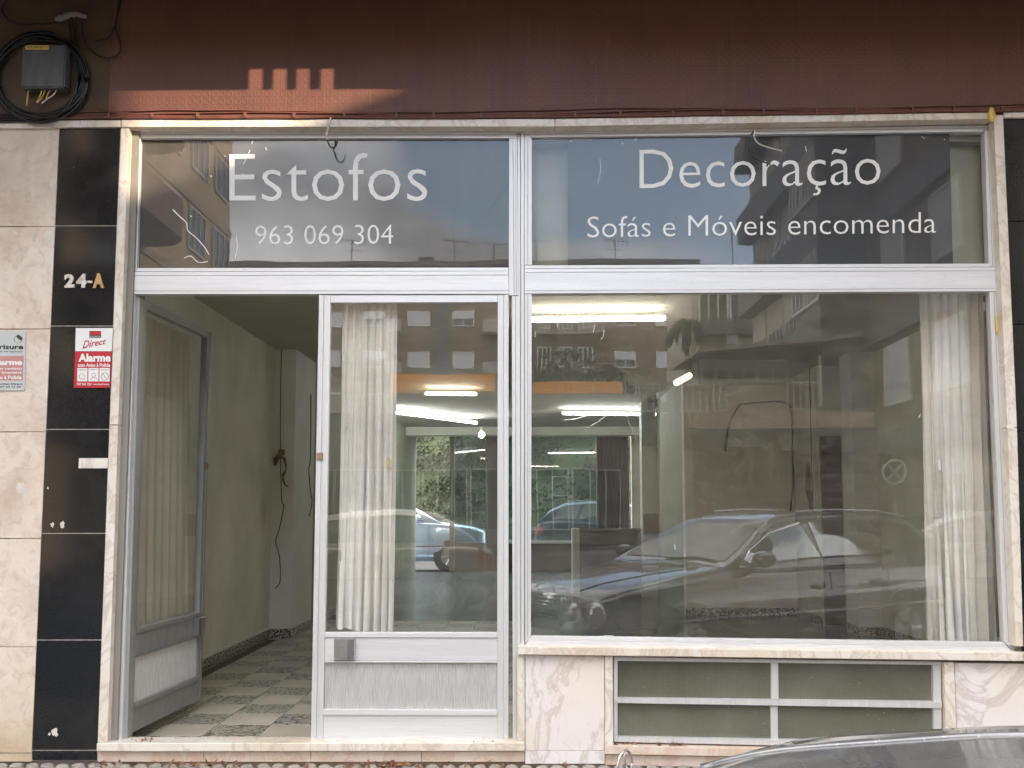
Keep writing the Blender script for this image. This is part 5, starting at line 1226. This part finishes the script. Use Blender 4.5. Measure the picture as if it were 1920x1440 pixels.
# far row: one block of flats, three wall bays
DP = 70.0
fy = Rf(900, 800, DP).y
def fx_(px): return Rf(px, 800, DP).x
def fz_(py): return Rf(900, py, DP).z
XR = fx_(1312)
fb = thing('apartment_block', 'long brown block of flats closing the street, with shuttered windows and roof aerials', 'building', (XR, fy, 0), R(180))
def lxp(px): return XR - fx_(px)    # local x grows to the left of the mirror image
Wd = lxp(350); ht = fz_(499)
lbox('wall', 0, Wd, 0, 10, 0, ht, 'bld_brown', fb)
lbox('parapet', -.2, Wd + .2, -.25, 10.2, ht + .002, ht + .35, 'bld_grey', fb)
lbox('bay', lxp(1130), lxp(1000), -.6, -.002, 5, ht - .5, 'bld_dkbrown', fb)
lbox('dark_stripe', lxp(838), lxp(812), -.05, -.003, 5, ht - .4, 'bld_slate', fb)  # flat dark stripe standing for a recess, its shade put into the colour
lbox('chimney', lxp(806), lxp(778), 1, 2, ht + .355, fz_(474), 'bld_slate', fb)
lbox('roof_house', lxp(1500), lxp(1330), 2, 6, ht + .355, fz_(489), 'bld_grey', fb)
rows = [598, 674, 750, 826]
for r_i, py in enumerate(rows):
    z = fz_(py)
    for px, st in ((785, 'shutter'), (867, 'half' if r_i == 0 else 'shutter'), (700, 'half'), (618, 'shutter'), (540, 'shutter'), (465, 'half'), (1175, 'half'), (1252, 'shutter'), (1295, 'shutter')):
        window(fb, lxp(px), z, 1.5, 1.12, st, y=-.045)
    for px in (740, 920):
        bal = lbox('balcony', lxp(px + 16), lxp(px - 16), -1.1, -.004, z - 1.3, z - 1.12, 'bld_dkbrown', fb)
        bm = bmesh.new()
        for k in range(9): xx = lxp(px + 14) + (lxp(px - 14) - lxp(px + 14)) * k / 8; bx(bm, xx - .025, xx + .025, -1.08, -1.03, z - 1.118, z - .35)
        bx(bm, lxp(px + 15), lxp(px - 15), -1.1, -1.0, z - .349, z - .30); finish(bm, 'railing', MT['winframe'], bal, world=False)
    for px in (1020, 1062, 1100):
        window(fb, lxp(px), z, 1.0, 1.5, 'glazed', y=-.65)
    lbox('bay_slab', lxp(1132), lxp(998), -1.5, -.603, z - 1.25, z - 1.0, 'bld_grey', fb)
for px, yy in ((650, 1), (848, 1), (925, 2), (1005, 1), (1160, 1.5), (1385, 1)):
    antenna(fb, lxp(px), yy, ht + .3, 1.9 if px != 1385 else 2.6)
# low row of shops in front with orange signs
D2 = 42.0
def r2(px, py): return Rf(px, py, D2)
o_ = r2(1195, 900)
lr = thing('shop_row', 'low pale row of shops with orange name boards in front of the flats', 'building', (o_.x, o_.y, 0), R(180))
wr = o_.x - r2(560, 900).x
z745 = r2(900, 745).z
lbox('wall', 0, wr, 0, 6, 0, z745 - .8, 'bld_grey', lr); lbox('canopy', -.2, wr, -1.2, 0, z745 - .798, z745, 'bld_pale', lr)
for a_, c_, y0_, y1_ in ((1165, 1000, 722, 743), (930, 735, 708, 741)):
    sgn = lbox('sign_board', o_.x - r2(a_, 900).x, o_.x - r2(c_, 900).x, -1.1, -1.0, r2(900, y1_).z, r2(900, y0_).z, 'orange_glow', lr)
for k in range(6):
    x = .8 + k * (wr - 1.5) / 6; window(lr, x + .9, 1.9, 2.0, 2.6, 'glazed', y=-.045)
bm = bmesh.new()
for k in range(26): bx(bm, k * .42 + .1, k * .42 + .14, -1.15, -1.1, z745 + .001, z745 + .62)
finish(bm, 'railing', MT['winframe'], lr, world=False)
# left building: plane facing +x
XL = -11.6; yl0 = -(32.0); 
lb_ = thing('tan_building', 'tan block of flats with curved brown balconies at the left side of the street', 'building', (XL, -32.5, 0), R(90))
Lw = 24.5      # local x -> world +y, from y=-38 to y=-8
lbox('wall', 0, Lw, 0, 9, 0, 19.5, 'bld_tan', lb_)
for k in range(6):
    z0 = 3.6 + 2.9 * k
    for xa_, xb_ in ((8.6, 13.4), (16.0, 22.5)):
        bm = bmesh.new(); n = 10; top = []; prof = []
        r_ = 1.2
        for i in range(n + 1): a = math.pi / 2 * i / n; prof.append((xa_ + r_ - r_ * math.cos(a) , -1.5 - .0 + 0 - (r_ * math.sin(a)) + r_ - .0))
        prof = [(xa_, -.003)] + prof + [(xb_, -1.5), (xb_, -.003)]
        vs0 = [bm.verts.new((x, min(y, -.003), z0)) for x, y in prof]; vs1 = [bm.verts.new((x, min(y, -.003), z0 + 1.15)) for x, y in prof]
        bm.faces.new(vs0); bm.faces.new(vs1[::-1])
        for i in range(len(prof)): j = (i + 1) % len(prof); bm.faces.new((vs0[i], vs0[j], vs1[j], vs1[i]))
        finish(bm, 'balcony', MT['bld_dkbrown'], lb_, world=False)
        lbox('door_panel', xa_ + .8, xb_ - 1.2, -.05, -.004, z0 + 1.17, z0 + 2.5, 'winglass', lb_)
    for x in (1.2, 3.9, 6.6, 14.7): window(lb_, x, z0 + 1.75, 1.3 if x > 11 else 1.8, 1.5, 'glazed', y=-.045)
    lbox('band', 0, 14.8, -.06, -.003, z0 - .25, z0, 'bld_pale', lb_)
lbox('parapet', 0, Lw, -.2, 9, 19.502, 20.2, 'bld_dkbrown', lb_)
# right building: plane facing -x, from y=-9.3 away from the shop
XB = 9.2
rb = thing('dark_tower_block', 'tall dark block of flats with strips of glazed balconies right of the street', 'building', (XB, -13.2, 0), R(-90))
Rw = 20.0
lbox('wall', 0, Rw, 0, 5, 0, 27, 'bld_grey', rb)
lbox('cladding_panel', .3, 7.4, -.05, -.003, 3.0, 26.9, 'bld_dkbrown', rb)
lbox('bay', 7.7, 10.3, -1.3, -.003, 3.0, 26.9, 'bld_slate', rb)
for k in range(8):
    z0 = 3.2 + 2.9 * k
    for x in (11.6, 13.9, 16.2, 18.5): window(rb, x, z0 + 1.85, 2.0, 1.7, 'strip', y=-.36)
    lbox('balcony', 10.5, 19.8, -.9, -.003, z0 - .1, z0 + .95, 'bld_slate', rb)
    lbox('slab_band', .2, 7.6, -.22, -.052, z0 - .35, z0 + .35, 'bld_slate', rb)
    window(rb, 8.35, z0 + 1.7, 1.2, 1.4, 'strip', y=-1.345); window(rb, 9.65, z0 + 1.7, 1.2, 1.4, 'glazed', y=-1.345)
    window(rb, 5.6, z0 + 1.6, 1.6, 1.5, 'shutter', y=-.095); window(rb, 2.4, z0 + 1.6, 1.6, 1.5, 'shutter', y=-.095)
    lbox('glazed_back', 10.5, 19.8, -.31, -.004, z0 + .952, z0 + 2.75, 'bld_grey', rb)
# corner building beyond it, facing the shop
D3 = 46.0
def r3(px, py): return Rf(px, py, D3)
o_ = r3(1446, 900)
cbd = thing('corner_building', 'pale corner building with wide white framed glazed balconies', 'building', (o_.x, o_.y, 0), R(180))
wc = o_.x - r3(1300, 900).x
lbox('wall', -3, wc, 0, 8, 0, r3(900, 497).z, 'bld_pale', cbd)
for py in (577, 700, 823):
    for px in (1343, 1405): window(cbd, o_.x - r3(px, 900).x, r3(900, py).z, 1.42, 1.35, 'glazed', y=-.045)
    lbox('balcony_front', o_.x - r3(1440, 900).x, o_.x - r3(1312, 900).x, -.9, -.003, r3(900, py + 58).z, r3(900, py + 30).z, 'bld_slate', cbd)
lbox('air_conditioner', o_.x - r3(1385, 900).x, o_.x - r3(1365, 900).x, -.5, -.004, r3(900, 650).z, r3(900, 634).z, 'winframe', cbd)
# annex with a sloped metal roof and the shop named agilidade
D4 = 27.0
def r4(px, py): return Rf(px, py, D4)
o_ = r4(1705, 900)
an = thing('annex_building', 'two-storey annex with sloping roof edge, barred terrace and a shop named agilidade', 'building', (o_.x, o_.y, 0), R(180))
def lx4(px): return o_.x - r4(px, 900).x
def lz4(py): return r4(900, py).z
lbox('wall', 0, lx4(1285), 0, 5, 0, lz4(722), 'bld_pale', an)
lbox('upper_wall', lx4(1700), lx4(1320), .6, 4.9, lz4(722) + .002, lz4(672), 'bld_grey', an)
bm = bmesh.new(); za, zb_ = lz4(626), lz4(668); xa_, xb_ = lx4(1712), lx4(1308)
vs = [bm.verts.new(c) for c in ((xa_, -.5, za), (xb_, -.5, zb_), (xb_, 5, zb_ + .3), (xa_, 5, za + .3))]; vs2 = [bm.verts.new(v.co + Vector((0, 0, .10))) for v in vs]
bm.faces.new(vs); bm.faces.new(vs2[::-1])
for i in range(4): bm.faces.new((vs[i], vs[(i + 1) % 4], vs2[(i + 1) % 4], vs2[i]))
finish(bm, 'sloping_roof', MT['bld_pale'], an, world=False)
for px in (1352, 1408, 1462, 1558, 1640): window(an, lx4(px), (lz4(668) + lz4(714)) / 2, .78, .62, 'half', y=.555)
for a_, c_ in ((1365, 1200), (1600, 1478)):
    bm = bmesh.new(); x0_, x1_ = lx4(a_), lx4(c_); n = int((x1_ - x0_) / .17)
    for k in range(n + 1): x = x0_ + (x1_ - x0_) * k / n; bx(bm, x - .018, x + .018, -.12, -.085, lz4(769), lz4(722))
    bx(bm, x0_, x1_, -.13, -.08, lz4(722) + .001, lz4(719)); bx(bm, x0_, x1_, -.13, -.08, lz4(772), lz4(769) - .001)
    finish(bm, 'railing', MT['winframe'], an, world=False)
lbox('dark_opening', lx4(1602), lx4(1476), -.05, -.003, lz4(770), lz4(724), 'bld_dkbrown', an)
lbox('sign_band', lx4(1700), lx4(1290), -.5, -.003, lz4(806), lz4(776), 'bld_tan', an)
lbox('shop_window', lx4(1690), lx4(1600), -.05, -.003, .3, lz4(812), 'bld_grey', an)
lbox('shutter', lx4(1590), lx4(1300), -.05, -.003, .1, lz4(810), 'bld_brown', an)
lbox('poster', lx4(1664), lx4(1636), -.10, -.052, lz4(950), lz4(905), 'white', an)
bm = text_bm('agilidade', .015, .02); xs_ = [v.co.x for v in bm.verts]; mxx = max(xs_); wtxt = lx4(1365) - lx4(1452)
for v in bm.verts: k_ = wtxt / mxx; v.co = Vector((lx4(1452) + v.co.x * k_, -.16 + (.03 if v.co.z < 0 else 0), lz4(838) + v.co.y * k_))
finish(bm, 'shop_name', MT['vinyl'], an, world=False)
bm = bmesh.new()
for rad in (.24, .17, .10): tube(bm, [Vector((lx4(1476) + rad * math.cos(a), -.16, lz4(828) + rad * math.sin(a))) for a in [q_ * math.pi / 10 for q_ in range(int(18))]], .022, 5)
finish(bm, 'shop_emblem', MT['vinyl'], an, world=False)
# unseen block and wall east of the street, added to limit the fascia sun patch
nb = thing('sun_blocker_block', 'unseen tall brown block added to keep the sun off the shop facade', 'building', (XB, -7.72, 0), 0)
lbox('wall', 0, 12, 0, 2.7, 0, 15, 'bld_brown', nb)
for k in range(4):
    for x in (1.6, 4.6, 7.6, 10.4): window(nb, x, 4.2 + 2.9 * k, 1.5, 1.3, 'shutter', y=-.045)
gw_ = thing('sun_blocker_wall', 'unseen pale wall added between the tall blocks to cut the sun patch from below', 'wall', (XB, -12.68, 0), 0)
lbox('wall', .1, .4, -.5, 4.94, 0, 7.86, 'bld_pale', gw_)
# no-stopping sign across the road
p = Rf(1678, 885, 22)
t = thing('road_sign', 'round no-stopping sign with a cross on a thin pole across the road', 'sign', (p.x, p.y, -.12)); ORG[t.name] = Vector((p.x, p.y, -.12))
bm = bmesh.new(); tube(bm, [p + Vector((0, 0, 0)), p + Vector((0, .02, 0))], .27, 28); finish(bm, 'disc', MT['bld_slate'], t)
bm = bmesh.new(); tube(bm, [p + Vector((.25 * math.cos(a), .03, .25 * math.sin(a))) for a in [q_ * math.pi / 14 for q_ in range(29)]], .03, 6)
tube(bm, [p + Vector((.17, .03, .17)), p + Vector((-.17, .03, -.17))], .025, 5); tube(bm, [p + Vector((-.17, .032, .17)), p + Vector((.17, .032, -.17))], .025, 5); finish(bm, 'symbol', MT['white'], t)
bm = bmesh.new(); tube(bm, [p + Vector((0, -.04, .3)), Vector((p.x, p.y - .04, -.12))], .035, 8); finish(bm, 'pole', MT['steel'], t)
# trees in the street
def tree(name, label, base, h, crown_r, nleaf, leaf=.16, palm=False, seed=1, mat='foliage2'):
    rr = random.Random(seed); t = thing(name, label, 'tree', tuple(base)); ORG[t.name] = Vector(base)
    b0 = Vector(base); bm = bmesh.new(); tp = b0 + Vector((rr.uniform(-.2, .2), 0, h * (.95 if palm else .6)))
    tube(bm, smooth_path([b0, b0.lerp(tp, .5) + Vector((.08, 0, 0)), tp], 4), .16 if not palm else .13, 8, .6)
    cs = []
    if not palm:
        for k in range(9):
            a = rr.uniform(0, 6.28); e = tp + Vector((math.cos(a) * crown_r * .7, math.sin(a) * crown_r * .7, rr.uniform(-.1, .5) * crown_r)); tube(bm, [tp - Vector((0, 0, h * .1)), tp.lerp(e, .5), e], .05, 5, .4); cs.append((e, crown_r * rr.uniform(.35, .6)))
        cs.append((tp + Vector((0, 0, crown_r * .5)), crown_r * .7))
    finish(bm, 'trunk', MT['bark'], t, smooth=True)
    bm = bmesh.new()
    if palm:
        for k in range(16):
            a = k * 2 * math.pi / 16; d = Vector((math.cos(a), math.sin(a), 0)); up = rr.uniform(.2, .6)
            for i in range(9):
                u0, u1 = i / 9, (i + 1) / 9
                def pt(u): return tp + d * crown_r * u + Vector((0, 0, up * u - 1.5 * crown_r * u * u))
                a0, a1 = pt(u0), pt(u1); s = Vector((-d.y, d.x, 0)) * .12
                for sg in (-1, 1):
                    bm.faces.new([bm.verts.new(a0), bm.verts.new(a1), bm.verts.new(a1 + s * sg * (1 - u1 * .6) - Vector((0, 0, .2))), bm.verts.new(a0 + s * sg * (1 - u0 * .6) - Vector((0, 0, .2)))])
    else: leaf_cloud(bm, cs, nleaf, leaf, rr)
    finish(bm, 'crown', MT[mat], t)
p = Rf(1292, 590, 36); tree('palm_tree', 'slender palm with drooping crown in front of the corner building', (p.x, p.y, -.12), p.z + .35, .75, 0, palm=True)
p = Rf(1070, 690, 48); tree('street_tree', 'dark bushy tree rising behind the row of shops', (p.x, p.y, -.12), 10.3, 2.6, 5000, .22, seed=3)
p = Rf(1180, 700, 50); tree('street_tree', 'smaller dark tree right of the bushy one behind the shops', (p.x, p.y, -.12), 9.6, 1.8, 3500, .22, seed=4)
p = Vector((14.5, -40, 0)); tree('street_tree', 'broad tree at the far right behind the annex', (7.5, -34.5, -.12), 6.5, 2.4, 4500, .2, seed=6)
tree('street_tree', 'leafy tree further along the pavement right of the shop', (44, -1.6, 0.0), 5.6, 2.4, 5000, .14, seed=9)
tree('street_tree', 'tall leafy tree on the pavement left of the shop', (-7.5, -1.0, 0.0), 7.5, 2.6, 6000, .12, seed=8)
